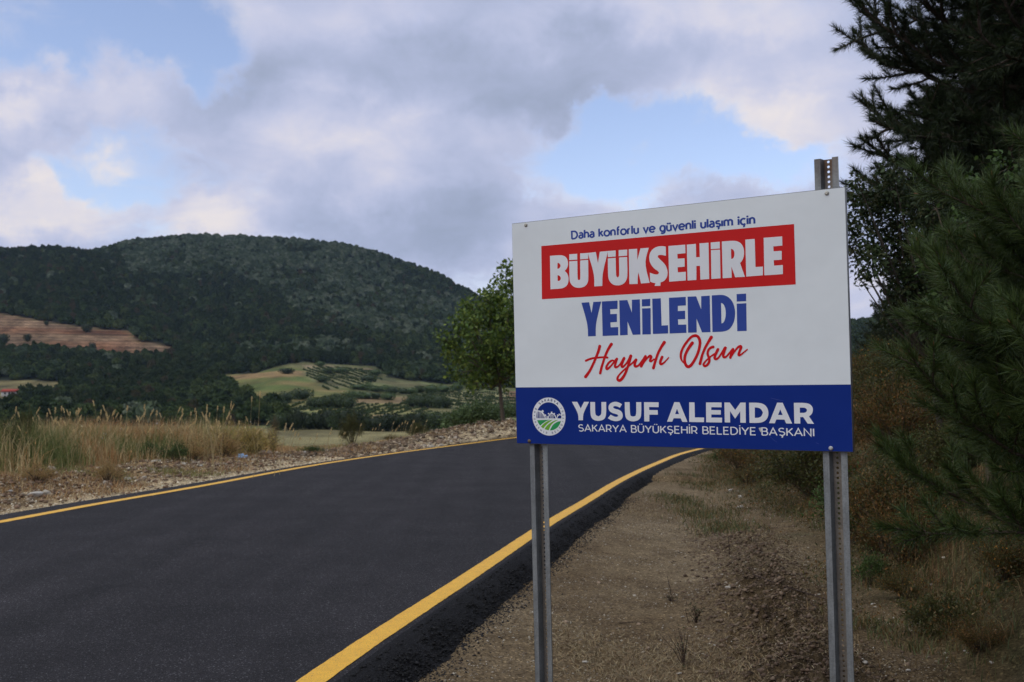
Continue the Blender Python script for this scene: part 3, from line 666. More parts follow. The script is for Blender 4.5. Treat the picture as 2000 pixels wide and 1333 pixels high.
for pts, w in [
 ([(580, 338, 36), (520, 420, 33), (460, 520, 31), (420, 630, 30), (415, 740, 30), (445, 820, 32), (490, 852, 34), (550, 820, 32), (620, 720, 30), (690, 580, 30), (735, 430, 31), (745, 300, 31), (710, 210, 31), (650, 178, 31), (570, 200, 28), (480, 290, 27), (390, 420, 26), (340, 540, 26), (332, 650, 24), (355, 720, 18), (405, 785, 8)], 30),
 ([(992, 212, 36), (920, 330, 30), (850, 460, 28), (795, 600, 28), (762, 720, 30), (745, 788, 32)], 30),
 ([(1030, 422, 32), (980, 440, 28), (930, 490, 26), (912, 560, 26), (925, 620, 27), (948, 680, 27), (943, 750, 27), (900, 815, 27), (850, 838, 27), (822, 805, 24), (852, 750, 20), (910, 690, 18), (980, 630, 18), (1060, 575, 20)], 24),
 ([(1135, 477, 32), (1090, 570, 29), (1065, 648, 29), (1085, 687, 28), (1140, 662, 22), (1210, 565, 22), (1295, 443, 33)], 24),
 ([(1295, 443, 33), (1265, 540, 29), (1250, 615, 29), (1275, 648, 27), (1320, 628, 22), (1390, 550, 22), (1462, 472, 30)], 24),
 ([(1462, 475, 30), (1430, 570, 29), (1403, 655, 28)], 28),
 ([(1405, 652, 18), (1470, 560, 18), (1550, 450, 22), (1608, 408, 28), (1637, 425, 30), (1612, 500, 28), (1585, 575, 27), (1592, 603, 26), (1640, 585, 20), (1710, 528, 16), (1772, 477, 13)], 24)]: T.stroke(pts, w, *A)
T.obj('lettering', M_scr, ZP, None)['label'] = 'red handwritten script'
T = Print(); A = ((1110, 770), 8.0)
for g in [[[(58, 122), (140, 122), (195, 225), (247, 122), (325, 122), (232, 305), (230, 410), (160, 410), (157, 305)]],
 [[(345, 125), (418, 125), (420, 290), (430, 330), (470, 350), (508, 330), (520, 290), (518, 125), (592, 125), (593, 300), (580, 370), (540, 408), (470, 422), (400, 408), (360, 370), (345, 300)]],
 [[(840, 160), (805, 215), (770, 195), (730, 187), (705, 195), (703, 215), (725, 230), (790, 245), (835, 275), (853, 325), (845, 380), (805, 415), (745, 427), (670, 412), (618, 378), (662, 322), (700, 345), (745, 360), (775, 350), (778, 330), (755, 315), (690, 300), (645, 270), (627, 225), (632, 175), (670, 135), (730, 118), (790, 130)]],
 [[(882, 127), (958, 127), (962, 300), (975, 340), (1013, 355), (1050, 340), (1062, 300), (1062, 127), (1140, 127), (1140, 310), (1128, 375), (1085, 415), (1013, 430), (940, 415), (898, 375), (885, 310)]],
 [[(1183, 128), (1410, 130), (1410, 205), (1262, 203), (1263, 250), (1395, 252), (1398, 323), (1265, 323), (1265, 428), (1187, 428)]],
 [[(1655, 127), (1735, 128), (1860, 436), (1780, 435), (1755, 380), (1645, 378), (1622, 432), (1542, 432)], [(1697, 232), (1730, 315), (1668, 313)]]]: T.glyph(g, *A)
A = ((1350, 770), 8.0)
for g in [[[(-32, 130), (50, 131), (55, 366), (200, 368), (197, 440), (-32, 437)]],
 [[(230, 132), (472, 133), (473, 207), (312, 206), (312, 250), (460, 252), (460, 321), (312, 320), (313, 368), (480, 370), (478, 445), (232, 441)]],
 [[(517, 133), (600, 133), (685, 250), (767, 134), (847, 134), (850, 450), (765, 448), (763, 270), (683, 385), (603, 265), (605, 445), (522, 443)]],
 [[(902, 135), (1040, 136), (1120, 150), (1180, 200), (1208, 290), (1190, 380), (1130, 435), (1040, 453), (908, 450)], [(990, 210), (1040, 212), (1090, 235), (1118, 290), (1095, 350), (1045, 373), (990, 371)]],
 [[(1340, 135), (1425, 136), (1572, 462), (1480, 460), (1452, 400), (1325, 398), (1302, 457), (1213, 455)], [(1388, 240), (1425, 330), (1353, 328)]],
 [[(1600, 137), (1770, 138), (1850, 155), (1893, 205), (1897, 260), (1880, 315), (1835, 350), (1913, 465), (1815, 463), (1745, 360), (1697, 360), (1700, 462), (1607, 460)], [(1692, 213), (1770, 213), (1800, 235), (1805, 255), (1795, 280), (1765, 295), (1693, 294)]]]: T.glyph(g, *A)
T.obj('lettering', M_wht, ZP, None)['label'] = 'large white name on the blue band'
# small lettering: a plain geometric alphabet drawn with strokes (units of capital height)
def _a(cx, cy, rx, ry, a0, a1, n=9): return [(cx + rx * math.cos(math.radians(a0 + (a1 - a0) * i / n)), cy + ry * math.sin(math.radians(a0 + (a1 - a0) * i / n))) for i in range(n + 1)]
XH = .72
def _o(cx=.31, r=.31): return [_a(cx, XH / 2, r, XH / 2, 90, 450, 16)]
_n = [[(.04, 0), (.04, XH)], [(.04, .40)] + _a(.27, .46, .23, .26, 180, 0, 8) + [(.50, 0)]]
_u = [[(.04, XH)] + _a(.27, .26, .23, .26, 180, 360, 8) + [(.50, XH)], [(.50, 0), (.50, XH)]]
_s = [_a(.25, .53, .20, .175, 30, 225, 8) + _a(.26, .19, .21, .18, 60, -150, 9)]
_S = [_a(.32, .74, .26, .25, 35, 235, 9) + _a(.34, .26, .28, .25, 65, -145, 10)]
_U = [[(.05, 1)] + _a(.36, .33, .31, .33, 180, 360, 10) + [(.67, 1)]]
def ced(x): return [[(x, 0), (x, -.10)] , _a(x, -.17, .07, .07, 90, -120, 5)]
def dots(x, y): return [[(x - .12, y), (x - .12, y + .02)], [(x + .12, y), (x + .12, y + .02)]]
_A = [[(.0, 0), (.38, 1), (.76, 0)], [(.13, .32), (.63, .32)]]
_E = [[(.55, 1), (.05, 1), (.05, 0), (.57, 0)], [(.05, .52), (.50, .52)]]
_B = [[(.05, 0), (.05, 1), (.32, 1)] + _a(.34, .76, .22, .24, 80, -80, 7) + [(.05, .53)], [(.05, .53), (.36, .53)] + _a(.37, .265, .25, .265, 80, -80, 7) + [(.05, 0)]]
_a_ = [_a(.25, .46, .21, .26, 145, 0, 7) + [(.46, 0)], _a(.24, .20, .22, .20, 60, 390, 12)]
GL = {'D': (.78, [[(.05, 0), (.05, 1), (.30, 1)] + _a(.30, .5, .43, .5, 90, -90, 12) + [(.05, 0)]]), 'a': (.50, _a_), 'h': (.54, [[(.04, 0), (.04, 1.05)]] + _n[1:]), 'k': (.50, [[(.04, 0), (.04, 1.05)], [(.46, XH), (.05, .30)], [(.20, .44), (.50, 0)]]),
 'o': (.62, _o()), 'n': (.54, _n), 'f': (.34, [[(.13, 0), (.13, .80)] + _a(.28, .85, .15, .20, 180, 70, 6), [(0, .68), (.32, .68)]]), 'r': (.34, [[(.04, 0), (.04, XH)], [(.04, .38)] + _a(.28, .44, .24, .27, 170, 90, 5)]), 'l': (.08, [[(.04, 0), (.04, 1.05)]]),
 'u': (.54, _u), 'v': (.54, [[(.0, XH), (.27, 0), (.54, XH)]]), 'e': (.60, [_a(.30, .36, .30, .36, 0, 318, 16)[:] , [(.02, .36), (.60, .36)]]), 'g': (.58, _o(.29, .27) + [[(.54, XH), (.54, -.02)] + _a(.30, -.04, .24, .22, 0, -140, 8)]), 'ü': (.54, _u + dots(.27, .92)),
 'i': (.08, [[(.04, 0), (.04, XH)], [(.04, .93), (.04, .95)]]), 'ı': (.08, [[(.04, 0), (.04, XH)]]), 'ş': (.48, _s + ced(.25)), 'ç': (.52, [_a(.31, .36, .29, .36, 50, 310, 13)] + ced(.30)), 'm': (.90, [[(.04, 0), (.04, XH)], [(.04, .42)] + _a(.245, .49, .205, .23, 180, 0, 8) + [(.45, 0)], [(.45, .42)] + _a(.655, .49, .205, .23, 180, 0, 8) + [(.86, 0)]]),
 'S': (.64, _S), 'A': (.76, _A), 'K': (.64, [[(.05, 0), (.05, 1)], [(.60, 1), (.07, .40)], [(.24, .58), (.64, 0)]]), 'R': (.64, [[(.05, 0), (.05, 1), (.32, 1)] + _a(.33, .69, .26, .31, 80, -80, 8) + [(.05, .38)], [(.36, .38), (.62, 0)]]), 'Y': (.70, [[(0, 1), (.35, .44), (.70, 1)], [(.35, .44), (.35, 0)]]),
 'B': (.64, _B), 'Ü': (.72, _U + dots(.36, 1.22)), 'U': (.72, _U), 'Ş': (.64, _S + ced(.33)), 'E': (.60, _E), 'H': (.72, [[(.05, 0), (.05, 1)], [(.67, 0), (.67, 1)], [(.05, .52), (.67, .52)]]), 'İ': (.10, [[(.05, 0), (.05, 1)], [(.05, 1.22), (.05, 1.24)]]), 'I': (.10, [[(.05, 0), (.05, 1)]]),
 'L': (.54, [[(.05, 1), (.05, 0), (.54, 0)]]), 'N': (.74, [[(.05, 0), (.05, 1), (.69, 0), (.69, 1)]]), ' ': (.26, [])}
def ribbon(T, line, hw, f):
    """constant-width stroke mapped to the board by f(x, y) -> (u, v)"""
    P = np.array(line, float); keep = np.concatenate([[True], np.linalg.norm(np.diff(P, axis=0), axis=1) > 1e-6]); P = P[keep]; T.k += 1; z = (T.k % 9) * 2e-5
    n = len(P); d = unit(np.diff(P, axis=0)); L = []; Rr = []
    for i in range(n):
        a = d[max(i - 1, 0)]; b = d[min(i, n - 2)]; nn_ = np.array([-(a + b)[1], (a + b)[0]]); l = np.linalg.norm(nn_); nn_ = nn_ / l if l > 1e-6 else np.array([-a[1], a[0]])
        c = max(abs(nn_ @ np.array([-b[1], b[0]])), .45); p = P[i].copy()
        if i == 0: p = p - d[0] * hw * .0
        L.append(f(*(p + nn_ * hw / c))); Rr.append(f(*(p - nn_ * hw / c)))
    V = [(u, v, z) for u, v in L] + [(u, v, z) for u, v in Rr]; T.add(np.array(V), [[i, i + 1, n + i + 1, n + i] for i in range(n - 1)])
def text_width(s, gap): return sum(GL[c][0] + gap for c in s) - gap
def set_line(s, hw, p0, p1, cap, name, mat, label, parent=None, gap=.23):
    (u0, v0), (u1, v1) = bu(*p0), bu(*p1); W = text_width(s, gap); tx = np.array([u1 - u0, v1 - v0]) / W; x = 0.0
    for word in s.split(' '):
        T = Print()
        for c in word:
            w, st = GL[c]
            for line in st:
                dot = len(line) == 2 and abs(line[0][1] - line[1][1]) < .03 and abs(line[0][0] - line[1][0]) < .01
                if dot: x0, y0 = line[0]; line = [(x0, y0 - hw), (x0, y0 + hw)]
                ribbon(T, line, hw, lambda a, b, x=x: (u0 + tx[0] * (x + a), v0 + tx[1] * (x + a) + b * cap))
            x += w + gap
        x += GL[' '][0] + gap; T.obj(name, mat, ZP, parent)['label'] = label
set_line('Daha konforlu ve güvenli ulaşım için', .105, (1117, 467.0), (1474.5, 437.0), .0325, 'lettering', M_navy, 'word of the small navy line at the top', gap=.165)
set_line('SAKARYA BÜYÜKŞEHİR BELEDİYE BAŞKANI', .068, (1130, 842.5), (1589.5, 852.3), .0285, 'lettering', M_wht, 'word of the thin white line at the bottom', gap=.16)
# emblem
LC = np.array([.1715, .1240]); LR = .0843
def disc(r, n=64): return [(LC[0] + r * math.cos(a), LC[1] + r * math.sin(a)) for a in np.linspace(0, 2 * np.pi, n, endpoint=False)]
T = Print(); T.add(*fill('ring', [disc(LR), disc(LR * .752)])); 
A = ((1020, 765), 2000 / 150)
A = ((1020, 765), 13.33)
lowhalf = [(LC[0] + LR * .754 * math.cos(a), LC[1] + LR * .754 * math.sin(a)) for a in np.linspace(math.pi * 1.045, math.pi * 1.955, 40)]
V, Fc = fill('low', [lowhalf], 3e-5); T.add(V, Fc)
emblem = T.obj('emblem', M_wht, ZP, None); emblem['label'] = 'round municipal emblem with arched bridge and green fields'
T = Print(); T.k = 2
for g in [[(383, 697), (1022, 703), (1022, 737), (383, 742)]]: T.glyph([g], *A, soft=False)
for pts in [[(396, 505, 16), (480, 522, 16), (550, 580, 17), (590, 645, 16), (603, 702, 14)], [(680, 702, 13), (697, 640, 12), (730, 592, 12), (775, 572, 12), (825, 592, 12), (862, 645, 12), (885, 702, 12)], [(903, 702, 12), (920, 655, 11), (950, 620, 11), (985, 608, 11), (1018, 616, 10)],
            [(405, 530, 9), (405, 695, 5)], [(445, 535, 9), (445, 695, 5)], [(482, 548, 9), (482, 695, 5)], [(517, 578, 9), (517, 695, 5)], [(550, 610, 8), (550, 695, 5)],
            [(735, 612, 6), (735, 698, 4)], [(760, 598, 6), (760, 698, 4)], [(787, 598, 6), (787, 698, 4)], [(812, 608, 6), (812, 698, 4)], [(652, 650, 14), (652, 700, 14)]]:
    T.stroke(pts, 10, *A, n=5)
for (x, y, s_, a) in [(533, 515, 27, .6), (607, 618, 19, .9), (690, 578, 17, -.6), (768, 545, 18, 0), (836, 580, 17, .5), (868, 640, 13, .9), (921, 612, 13, -.6), (965, 592, 13, 0), (1000, 612, 12, .4)]:
    T.glyph([[(x + s_ * (cx_ * math.cos(a) - cy_ * math.sin(a)), y + s_ * (cx_ * math.sin(a) + cy_ * math.cos(a))) for cx_, cy_ in ((-1, -1), (1, -1), (1, 1), (-1, 1))]], *A, soft=False)
T.obj('bridge_drawing', M_wht, ZP + 2e-4, emblem)
T = Print(); 
for g in [[(392, 748), (735, 737), (640, 765), (560, 815), (470, 890), (425, 830)], [(1012, 772), (940, 780), (860, 820), (790, 880), (720, 1015), (800, 1010), (900, 960), (970, 880)]]: T.glyph([g], *A)
T.obj('field_drawing', M_gd, ZP + 3e-4, emblem)
T = Print()
for g in [[(800, 740), (740, 777), (640, 855), (552, 965), (490, 915), (570, 830), (660, 772), (745, 742)], [(945, 740), (840, 792), (750, 872), (690, 1012), (582, 980), (640, 890), (740, 812), (850, 752)]]: T.glyph([g], *A)
T.obj('field_drawing', M_gl, ZP + 3e-4, emblem)
T = Print()
def ring_text(s, a0, a1, out, k, hw):
    for i, ch in enumerate(s):
        if ch == ' ': continue
        a = math.radians(a0 + (a1 - a0) * i / (len(s) - 1)); w, st = GL[ch]; rr = LR * .875; rot = a - math.pi / 2 if out else a + math.pi / 2; c, s_ = math.cos(rot), math.sin(rot)
        for line in st: ribbon(T, line, hw, lambda x, y: (LC[0] + rr * math.cos(a) + k * ((x - w / 2) * c - (y - .5) * s_), LC[1] + rr * math.sin(a) + k * ((x - w / 2) * s_ + (y - .5) * c)))
ring_text('SAKARYA', 128, 52, True, .0105, .11)
ring_text('BÜYÜKŞEHİR BELEDİYESİ', 153, 390, False, .0085, .085)
tag(T.obj('emblem_lettering', M_ink, ZP + 3e-4, emblem), kind='stuff')
# chipped print beside the last word, scuffs near the corner
M_scuff = mat_plain('scuffed_film', (.07, .10, .34), .6)
T = Print(); T.glyph([[(1050, 530), (1085, 522), (1095, 560), (1085, 600), (1065, 570)]], (1350, 770), 8.0); T.obj('chip', mat_plain('chipped_film', (.50, .50, .48), .7), ZP + 2e-4, None)
for p in [[(1240, 62, 1.5), (1330, 85, 2.2), (1440, 108, 1.2)], [(1230, 670, 1.2), (1290, 720, 1.5), (1340, 755, 1)], [(1940, 760, 1.5), (1990, 780, 2)]]:
    T = Print(); T.stroke(p, 2, (1350, 770), 8.0, n=3); T.obj('scratch', M_scuff, ZP + 2e-4, None)
# posts
def make_post(uc, v0, v1, rust):
    prof = [(-.045, -.019), (-.0445, -.0185), (-.022, -.0185), (-.0155, -.052), (.0155, -.052), (.022, -.0185), (.0445, -.0185), (.045, -.019)]
    th = .003; b = MB(); g = np.array([.235, .25, .255]); rs = np.array([.17, .09, .05])
    pitch = .0193; nseg = int((v1 - v0) / pitch); v1 = v0 + nseg * pitch
    vv = np.linspace(v0, v1, 60)
    def cc(v, web):
        k = sst(1.0, 1.12, v) * rust; a = g * (1 - .25 * k)[..., None]
        w_ = np.array([.22, .195, .165]) if web else a
        return w_ + (rs - w_) * (k * (.85 if web else .3))[..., None]
    def sheet(p, q, web=False):
        for off, flip in ((0, False), (-th, True)):
            V = np.concatenate([np.stack([vv * 0 + uc + p[0], vv, vv * 0 + p[1] + off], 1), np.stack([vv * 0 + uc + q[0], vv, vv * 0 + q[1] + off], 1)]); n = len(vv)
            i = np.arange(n - 1); f = np.stack([i, n + i, n + i + 1, i + 1], 1); b.add(V, f[:, ::-1] if flip else f, cc(np.concatenate([vv, vv]), web))
    for i in (1, 2, 4, 5): sheet(prof[i], prof[i + 1])
    # web with punched holes
    an = np.arange(12) * np.pi / 6 + np.pi / 12; hr = .0052; w = .0155
    def cell(vc, has=True):
        hp = pitch / 2
        ring = np.stack([uc + hr * np.cos(an), vc + hr * np.sin(an)], 1); sq = []
        for a in an:
            c, s_ = math.cos(a), math.sin(a); k = min(w / abs(c) if abs(c) > 1e-6 else 9, hp / abs(s_) if abs(s_) > 1e-6 else 9); sq.append((uc + c * k, vc + s_ * k))
        sq = np.array(sq); cor = [(uc + w, vc + hp), (uc - w, vc + hp), (uc - w, vc - hp), (uc + w, vc - hp)]
        V2 = np.concatenate([ring, sq, cor]); 
        for off in (0, -th):
            V = np.concatenate([V2, np.full((len(V2), 1), -.052 + off)], 1); F4 = [[i, 12 + i, 12 + (i + 1) % 12, (i + 1) % 12] for i in range(12)]
            F3 = []
            for ci, (x, y) in enumerate(cor):
                aa = math.atan2(y - vc, x - uc) % (2 * np.pi)
                for i in range(12):
                    a_, b_ = an[i], an[(i + 1) % 12] + (2 * np.pi if i == 11 else 0)
                    if a_ <= aa <= b_ or a_ <= aa + 2 * np.pi <= b_: F3.append([12 + i, 24 + ci, 12 + (i + 1) % 12])
            b.add(V, [np.array(F4), np.array(F3)], cc(V[:, 1], True))
        V = np.concatenate([np.concatenate([ring, np.full((12, 1), -.052)], 1), np.concatenate([ring, np.full((12, 1), -.052 - th)], 1)])
        b.add(V, np.array([[i, (i + 1) % 12, 12 + (i + 1) % 12, 12 + i] for i in range(12)]), g * .5)
    for k in range(nseg): cell(v0 + (k + .5) * pitch)
    # cut ends and outer lips
    for u in (-.0445, .0445):
        V, F = boxv(uc + u - .0008, uc + u + .0008, v0, v1, -.0225, -.0183); b.add(V, F, g)
    for i in range(1, 6):
        p, q = prof[i], prof[i + 1]; V = [[uc + p[0], v1, p[1]], [uc + q[0], v1, q[1]], [uc + q[0], v1, q[1] - th], [uc + p[0], v1, p[1] - th]]; b.add(V, np.array([[0, 1, 2, 3]]), g * .6)
    return sgn(b.obj('post', M_galv))
make_post(1.407, -1.60, 1.128, 1.0)['label'] = 'right post, standing above the board, rusty inside at the top'
make_post(.1035, -1.60, .985, 0.0)['label'] = 'left post, ending behind the board'
def bolt(px, py, colr):
    u, v = bu(px, py); b = MB(); an = np.arange(16) * np.pi / 8
    def ring(r_, z, hexa=False): return [[u + r_ * math.cos(a) , v + r_ * math.sin(a), z] for a in an]
    V = ring(.0085, .0006) + ring(.0085, .0022) + ring(.0060, .0024) + ring(.0058, .0062) + ring(.0040, .0072); F = []
    for k in range(4):
        for i in range(16): F.append([k * 16 + i, k * 16 + (i + 1) % 16, (k + 1) * 16 + (i + 1) % 16, (k + 1) * 16 + i])
    b.add(V, [np.array(F)], colr); b.add([V[64 + i] for i in range(16)], np.array([list(range(16))]), colr); return sgn(b.obj('bolt', M_galv))
for (x, y, c) in [(1028, 440, (.40, .38, .33)), (1615, 378, (.45, .43, .38)), (1622, 876, (.5, .5, .5)), (1034, 862, (.16, .11, .07))]: bolt(x, y, c)

# ------------------------------------------------------------------ foliage builders
def cards(b, P, size, cols, rng, out=None, aspect=.5, fold=.25, droop=0.0):
    """leaf-shaped faces: P (n,3) leaf bases; size (n,)"""
    n = len(P); size = np.broadcast_to(size, (n,)); d = rdir(n, rng)
    if out is not None: d = unit(d + out * 1.0)
    d[:, 2] -= droop; d = unit(d); a = unit(np.cross(d, rdir(n, rng))); nrm = np.cross(d, a)
    s = size[:, None]
    V = np.stack([P, P + d * s * .5 + a * s * aspect * .5 + nrm * s * fold * .3, P + d * s, P + d * s * .5 - a * s * aspect * .5 + nrm * s * fold * .3], 1).reshape(-1, 3)
    F = np.arange(n * 4).reshape(-1, 4); b.add(V, F, np.repeat(cols, 4, 0))
def pick(pal, n, rng, jit=.18):
    pal = np.array(pal); c = pal[rng.integers(0, len(pal), n)]; return np.clip(c * (1 + jit * rng.normal(size=(n, 1))), .004, .9)
def shell(n, c, r, rng, inner=.55):
    d = rdir(n, rng); return np.asarray(c) + d * (np.asarray(r) * (inner + (1 - inner) * rng.random((n, 1)) ** .6)), d
OAK = [(.052, .085, .022), (.065, .10, .026), (.042, .068, .020), (.085, .12, .03)]
def blades(b, X, Y, Z, h, w, cols, rng, lean=.35, seg=2):
    n = len(X); P = np.stack([X, Y, Z], 1); an = rng.random(n) * 2 * np.pi
    ld = np.stack([np.cos(an), np.sin(an), np.zeros(n)], 1); a2 = rng.random(n) * 2 * np.pi; wd = np.stack([np.cos(a2), np.sin(a2), np.zeros(n)], 1)
    L = (lean * rng.random(n) * h)[:, None]; h = np.broadcast_to(h, (n,))[:, None]; w = np.broadcast_to(w, (n,))[:, None]; up = np.array([[0, 0, 1.0]])
    p1 = P + up * h * .5 + ld * L * .3; p2 = P + up * h * (1 - .3 * L / (h + 1e-6)) + ld * L
    V = np.stack([P - wd * w, P + wd * w, p1 + wd * w * .8, p1 - wd * w * .8, p2], 1).reshape(-1, 3); i = np.arange(n)[:, None] * 5
    b.add(V, [i + np.array([[0, 1, 2, 3]]), i + np.array([[3, 2, 4]])], np.repeat(cols, 5, 0))
_oct = np.array([[1, 0, 0], [-1, 0, 0], [0, 1, 0], [0, -1, 0], [0, 0, 1], [0, 0, -1]], float)
_of = np.array([[0, 2, 4], [2, 1, 4], [1, 3, 4], [3, 0, 4], [2, 0, 5], [1, 2, 5], [3, 1, 5], [0, 3, 5]])
def ico(sub=1):
    t = (1 + 5 ** .5) / 2
    V = [(-1, t, 0), (1, t, 0), (-1, -t, 0), (1, -t, 0), (0, -1, t), (0, 1, t), (0, -1, -t), (0, 1, -t), (t, 0, -1), (t, 0, 1), (-t, 0, -1), (-t, 0, 1)]
    F = [(0, 11, 5), (0, 5, 1), (0, 1, 7), (0, 7, 10), (0, 10, 11), (1, 5, 9), (5, 11, 4), (11, 10, 2), (10, 7, 6), (7, 1, 8), (3, 9, 4), (3, 4, 2), (3, 2, 6), (3, 6, 8), (3, 8, 9), (4, 9, 5), (2, 4, 11), (6, 2, 10), (8, 6, 7), (9, 8, 1)]
    V = [np.array(v) / np.linalg.norm(v) for v in V]
    for _ in range(sub):
        c = {}; G = []
        def mid(a, b):
            k = (min(a, b), max(a, b))
            if k not in c: m = V[a] + V[b]; V.append(m / np.linalg.norm(m)); c[k] = len(V) - 1
            return c[k]
        for a, b_, d in F:
            x, y, z = mid(a, b_), mid(b_, d), mid(d, a); G += [(a, x, z), (b_, y, x), (d, z, y), (x, y, z)]
        F = G
    return np.array(V), np.array(F)
ICO0, ICO1, ICO2 = ico(0), ico(1), ico(2)
def pebbles(b, X, Y, Z, r, cols, rng):
    n = len(X); J = _oct[None] * (1 + .35 * rng.normal(size=(n, 6, 1))) + .25 * rng.normal(size=(n, 6, 3)); J = J * np.array([1, 1, .6]) * np.broadcast_to(r, (n,))[:, None, None]
    a = rng.random(n) * 6.28; c, s = np.cos(a)[:, None], np.sin(a)[:, None]; x = J[..., 0] * c - J[..., 1] * s; y = J[..., 0] * s + J[..., 1] * c
    V = np.stack([x + X[:, None], y + Y[:, None], J[..., 2] + Z[:, None]], -1).reshape(-1, 3)
    b.add(V, (np.arange(n)[:, None, None] * 6 + _of[None]).reshape(-1, 3), np.repeat(cols, 6, 0))
def rock_data(name, rng, col, flat=.6):
    V, F = ICO2; V = V.copy()
    for k in range(9):
        d = rdir(1, rng)[0]; o = .55 + .35 * rng.random(); t = V @ d; V = V - np.maximum(t - o, 0)[:, None] * d * .95
    V = V * (1 + .05 * rng.normal(size=(len(V), 1))) * np.array([1, .75, flat]); me = mesh_data(name, V, F, np.asarray(col) * (1 + .1 * rng.normal(size=(len(V), 1)))); me.materials.append(M_stone); return me

# ------------------------------------------------------------------ distant woods (one mass per kind of tree)
def crown_mat(name, stops):
    m, t, b, o = new_mat(name); oi = t.nodes.new('ShaderNodeObjectInfo')
    c = tramp(t, oi.outputs['Random'], stops); n = tnoise(t, .9, 3); k = tramp(t, n, [(.3, (.75, .75, .75)), (.7, (1.3, 1.3, 1.25))])
    t.links.new(tmix(t, 1, c, k, 'MULTIPLY'), b.inputs['Base Color']); b.inputs['Roughness'].default_value = .8; b.inputs['Specular IOR Level'].default_value = .15; return m
MC_pine = crown_mat('far_pine_foliage', [(0, (.018, .031, .012)), (.6, (.032, .052, .016)), (.9, (.048, .064, .022)), (1, (.075, .055, .030))])
MC_oak = crown_mat('far_oak_foliage', [(0, (.034, .056, .020)), (.5, (.052, .080, .028)), (1, (.085, .110, .034))])
MC_pale = crown_mat('far_pale_foliage', [(0, (.060, .088, .045)), (.5, (.090, .122, .066)), (1, (.165, .19, .125))])
def crown_src(name, seed, mat, conic=0.0, n=230, leaf=.34):
    rng = np.random.default_rng(seed); b = MB(); V, F = ICO2; k = 1 + .0 * V[:, :1]
    lob = rdir(9, rng); lob[:, 2] = np.abs(lob[:, 2]) * .9 - .1; lob = unit(lob)
    def rad(d): return .72 + .28 * np.max(np.clip(d @ lob.T, 0, 1) ** 6, axis=1, keepdims=True)
    def shape(P): P = P.copy(); s = 1 - conic * np.clip((P[:, 2:] + .2), 0, 1) * .6; P[:, :2] *= s; P[:, 2] *= 1 + .5 * conic; return P
    b.add(shape(V * rad(V) * .93) + [0, 0, .95], F); d = rdir(n, rng); d[:, 2] = np.where(d[:, 2] < -.5, -d[:, 2], d[:, 2]); P = shape(d * rad(d) * .9) + [0, 0, .95]
    cards(b, P, leaf * (.6 + .7 * rng.random(n)), np.ones((n, 3)), rng, d, .8)
    me = b.data(name, mat, False); return bpy.data.objects.new(name, me)
def scatter_group(src):
    g = bpy.data.node_groups.new('woodland', 'GeometryNodeTree'); g.interface.new_socket('Geometry', in_out='INPUT', socket_type='NodeSocketGeometry'); g.interface.new_socket('Geometry', in_out='OUTPUT', socket_type='NodeSocketGeometry')
    N = g.nodes; i = N.new('NodeGroupInput'); o = N.new('NodeGroupOutput'); ip = N.new('GeometryNodeInstanceOnPoints'); oi = N.new('GeometryNodeObjectInfo'); oi.inputs[0].default_value = src
    a = N.new('GeometryNodeInputNamedAttribute'); a.data_type = 'FLOAT_VECTOR'; a.inputs[0].default_value = 'scl'; r = N.new('GeometryNodeInputNamedAttribute'); r.data_type = 'FLOAT_VECTOR'; r.inputs[0].default_value = 'rot'
    g.links.new(i.outputs[0], ip.inputs['Points']); g.links.new(oi.outputs['Geometry'], ip.inputs['Instance']); g.links.new(r.outputs[0], ip.inputs['Rotation']); g.links.new(a.outputs[0], ip.inputs['Scale']); g.links.new(ip.outputs[0], o.inputs[0]); return g
def scatter(name, src, P, S, R, label):
    me = bpy.data.meshes.new(name); me.from_pydata(P.tolist(), [], [])
    for k, v in (('scl', S), ('rot', R)): a = me.attributes.new(k, 'FLOAT_VECTOR', 'POINT'); a.data.foreach_set('vector', np.asarray(v, np.float32).ravel())
    o = bpy.data.objects.new(name, me); C.objects.link(o); m = o.modifiers.new('trees', 'NODES'); m.node_group = scatter_group(src); tag(o, label, kind='stuff'); return o
rng = np.random.default_rng(11)
N = 52000
Ys = np.sqrt(rng.random(N) * (1345 ** 2 - 262 ** 2) + 262 ** 2); ps = rng.uniform(-420, 2500, N); Xs = (ps - CX) / F_PX * Ys
keep = rng.random(N) < np.where(ps > 1120, np.where(ps > 1600, .6, .35), 1.0); Xs, Ys = Xs[keep], Ys[keep]
Zs = Gz(Xs, Ys); pxs, pys = proj(Xs, Ys, Zs)
ok = is_wood(pxs, pys) & ~((pxs > 1400) & (Ys < 330)); Xs, Ys, Zs, pxs, pys = [a[ok] for a in (Xs, Ys, Zs, pxs, pys)]
pale = np.zeros(len(Xs)); 
P1 = [(230, 480), (400, 455), (640, 462), (800, 505), (770, 560), (680, 590), (560, 575), (430, 540), (260, 545)]; P2 = [(540, 575), (760, 560), (900, 590), (905, 640), (800, 665), (700, 650), (600, 640)]; P3 = [(470, 690), (640, 670), (740, 700), (600, 706)]
pale = np.where(inpoly(pxs, pys, P1) & (Ys > 900), .62, pale); pale = np.where(inpoly(pxs, pys, P2), .45, pale); pale = np.where(inpoly(pxs, pys, P3), .25, pale)
patch = fbm(Xs / 45, Ys / 45, 3, 201); pale = np.clip(pale * (1 + 3.5 * patch), 0, .95); pale = np.maximum(pale, .012)
oakp = np.clip(.32 + 2.2 * fbm(Xs / 60, Ys / 60, 3, 207), .03, .9); oakp = np.where((pxs < 350) & (pys < 600) & (Ys < 1150), oakp * .35, oakp)
u = rng.random(len(Xs)); kind = np.where(u < pale, 2, np.where(rng.random(len(Xs)) < oakp, 1, 0))
